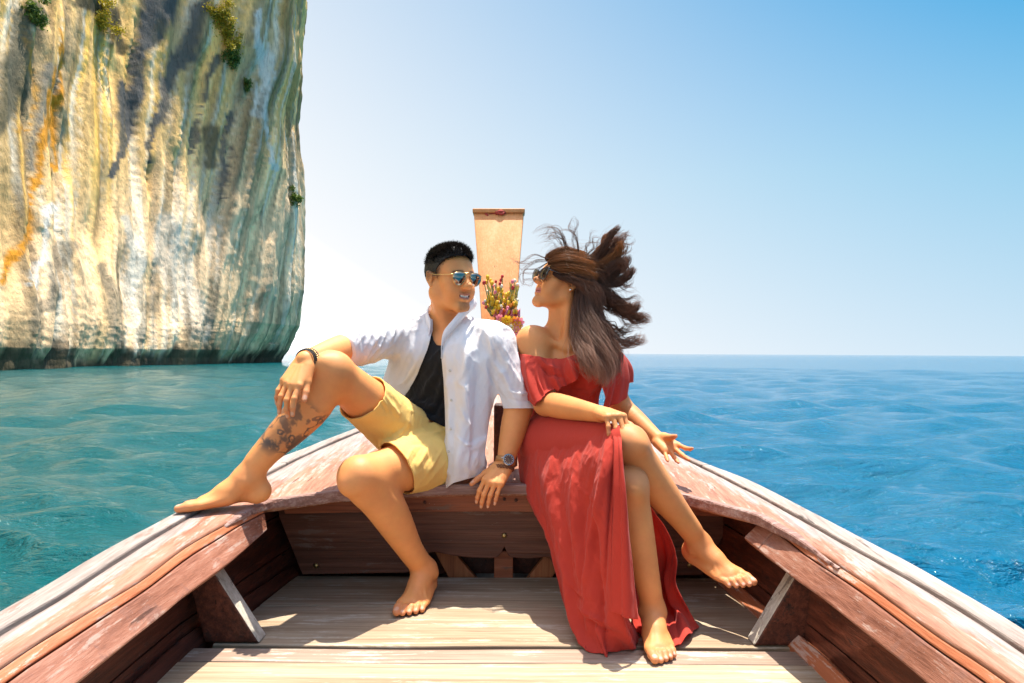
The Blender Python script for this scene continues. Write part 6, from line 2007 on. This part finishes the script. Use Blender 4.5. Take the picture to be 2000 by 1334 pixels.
# ================================================================== flowers tied to the prow
def build_flowers():
    base = P(978, 640, 4.90)
    o = thing('flower_bouquet', 'dried yellow and pink flowers tied to the front of the prow', 'flowers', base)
    def petal_mat(name, c):
        t = NT(name); b = t.bsdf(Base_Color=c, Roughness=.6); tr = t.n('ShaderNodeBsdfTranslucent'); tr.inputs[0].default_value = c
        mx = t.n('ShaderNodeMixShader'); mx.inputs[0].default_value = .3; t.l(b.outputs[0], mx.inputs[1]); t.l(tr.outputs[0], mx.inputs[2]); return t.done(mx)
    yel, red, pink, wht, org = [petal_mat(n, c) for n, c in (('yellow_petal', (.80, .50, .02, 1)), ('crimson_petal', (.58, .05, .05, 1)), ('pink_petal', (.82, .26, .32, 1)), ('cream_petal', (.80, .74, .60, 1)), ('orange_petal', (.80, .28, .03, 1)))]
    stemm = plain('dry_stem', (.30, .30, .10, 1), .7)
    leafm = petal_mat('dry_leaf', (.55, .42, .08, 1))
    def budmesh(name, mat, r, ln):
        bm = bmesh.new(); bmesh.ops.create_uvsphere(bm, u_segments=8, v_segments=6, radius=r)
        for v in bm.verts: v.co.z *= ln; v.co.x *= 1 + .15 * math.sin(v.co.z * 200)
        me = bpy.data.meshes.new(name); bm.to_mesh(me); bm.free(); me.materials.append(mat); me.polygons.foreach_set('use_smooth', np.ones(len(me.polygons), bool)); return me
    B = {k: budmesh('bud', m_, r * .78, l) for k, m_, r, l in (('y', yel, .017, 1.5), ('r', red, .015, 1.3), ('p', pink, .015, 1.3), ('w', wht, .014, 1.2), ('o', org, .016, 1.3))}
    R_ = np.random.default_rng(4)
    heads = [(953, 542, 'y'), (958, 548, 'y'), (950, 551, 'y'), (961, 553, 'y'), (946, 552, 'r'), (968, 550, 'r'), (966, 557, 'w'), (963, 559, 'p'), (980, 540, 'r'), (978, 547, 'r'), (976, 554, 'r'), (980, 559, 'w'), (973, 566, 'y'), (979, 568, 'y'), (968, 571, 'p'),
             (1000, 550, 'p'), (1005, 548, 'w'), (998, 562, 'r'), (1002, 562, 'r'), (1010, 556, 'w'), (1012, 560, 'p'), (956, 580, 'y'), (962, 584, 'y'), (947, 588, 'w'), (944, 592, 'p'), (968, 592, 'y'), (975, 592, 'w'), (986, 588, 'y'), (994, 592, 'y'),
             (985, 596, 'p'), (976, 600, 'y'), (968, 602, 'y'), (1000, 590, 'p'), (1004, 598, 'y'), (992, 602, 'p'), (982, 606, 'o'), (972, 609, 'y'), (951, 598, 'p'), (958, 600, 'o'), (963, 610, 'p'), (988, 580, 'y'), (1008, 585, 'w'), (952, 569, 'w'), (971, 581, 'r'), (981, 575, 'y')]
    heads += [(R_.uniform(945, 1011), R_.uniform(572, 612), 'yyyyoyrw'[i % 8]) for i in range(44)]
    st = []
    for i, (x, y, k) in enumerate(heads):
        Y = 4.93 + R_.uniform(-.10, .02)
        h = P(x + R_.uniform(-1, 1), y, Y); r = P(978 + (x - 978) * .55, 618, 4.93)
        st.append(tube(catmull([r, lerp(r, h, .6) + np.array([R_.uniform(-.01, .01), 0, .0]), h], 8), .0035, 4))
        q = bpy.data.objects.new('bud', B[k]); col.objects.link(q); q.parent = o; q.location = Vector(h - base)
        q.rotation_euler = (R_.uniform(-.4, .4), R_.uniform(-.4, .4), R_.uniform(0, 3)); s_ = R_.uniform(.8, 1.2); q.scale = (s_, s_, s_)
    v, f = join(st); quads_to_mesh('stem', v, f, stemm, o)
    lv = []
    for i in range(22):
        x = R_.uniform(946, 1012); y = R_.uniform(565, 608); c = P(x, y, 4.93 + R_.uniform(-.08, .03))
        d = unit(np.array([R_.uniform(-.5, .5), R_.uniform(-.4, .1), 1])); w = unit(np.cross(d, np.array([0, 1, 0]) + R_.normal(0, .4, 3)))
        lv.append((np.array([c, c + d * .035 + w * .009 - (0, .004, 0), c + d * .075, c + d * .035 - w * .009 + (0, .004, 0)]), np.array([[0, 1, 2, 3]])))
    v, f = join(lv); lo = mesh_np('leaf', v, f, leafm, o, False); lo['kind'] = 'stuff'
    # garland of silk ribbon and blossoms below the bouquet
    gb = P(985, 640, 4.86)
    g = thing('flower_garland', 'pink and orange ribbon garland wrapped around the foot of the prow', 'garland', gb)
    for (x0, x1, y, mat, hh) in ((962, 1016, 613, pink, 16), (966, 1020, 630, yel, 20), (968, 1018, 648, org, 18)):
        nu, nv = 70, 10; vv = []
        for j in range(nv):
            for i in range(nu):
                u, w = i / (nu - 1), j / (nv - 1)
                p = P(x0 + (x1 - x0) * u, y - hh / 2 + hh * w, 4.92 - .07 * math.sin(u * math.pi))
                p = p + np.array([0, -1, .4]) * (.030 * math.sin(u * 30 + 3 * w + y) * (0.3 + w * (1 - w) * 3) + .014 * math.sin(u * 71 + w * 6))
                vv.append(p)
        ro_ = mesh_np('ribbon', vv, grid_faces(nu, nv), mat, g); add_solid(ro_, .002, 0)
    def blossom(c, mat, r, np_):
        V = []
        for ring in range(2):
            for k in range(np_):
                a = k * 2 * math.pi / np_ + ring * .4 + R_.uniform(-.1, .1); rr = r * (1 - .35 * ring)
                d = np.array([math.cos(a), -.45 - .5 * ring, math.sin(a)]); d = unit(d); w = unit(np.cross(d, [0, 1, 0]))
                V.append((np.array([c, c + d * rr * .55 + w * rr * .36, c + d * rr + (0, -.004, 0), c + d * rr * .55 - w * rr * .36]), np.array([[0, 1, 2, 3]])))
        v, f = join(V); q = mesh_np('blossom', v, f, mat, g); sd_ = q.modifiers.new('s', 'SUBSURF'); sd_.levels = sd_.render_levels = 2
    for x, y, mat, r in ((990, 626, yel, .05), (1006, 628, org, .05), (999, 640, wht, .045), (1010, 638, yel, .05), (986, 640, org, .05), (1014, 630, pink, .05), (994, 652, yel, .05), (1008, 650, pink, .055), (982, 630, yel, .045), (976, 622, pink, .04)):
        blossom(P(x, y, 4.80), mat, r, 7)
    # red cord knotted at the top of the prow
    kb = P(975, 414, 5.38)
    kn = thing('red_cord', 'frayed red cord knotted around the top of the prow', 'cord', kb)
    redm = plain('faded_red_cord', (.42, .05, .03, 1), .8)
    for pts, r in (([(968, 417, 5.455), (978, 413, 5.44), (988, 416, 5.455)], .016), ([(968, 414, 5.45), (980, 418, 5.435), (987, 413, 5.45)], .013), ([(948, 417, 5.455), (952, 421, 5.45), (950, 428, 5.455)], .011), ([(952, 421, 5.455), (957, 434, 5.45), (958, 440, 5.445)], .008), ([(951, 420, 5.46), (968, 417, 5.46)], .009)):
        v, f = tube(catmull([P(*p) for p in pts], 14), r * np.linspace(1, .7, 14), 7); quads_to_mesh('knot', v, f, redm, kn)
build_flowers()
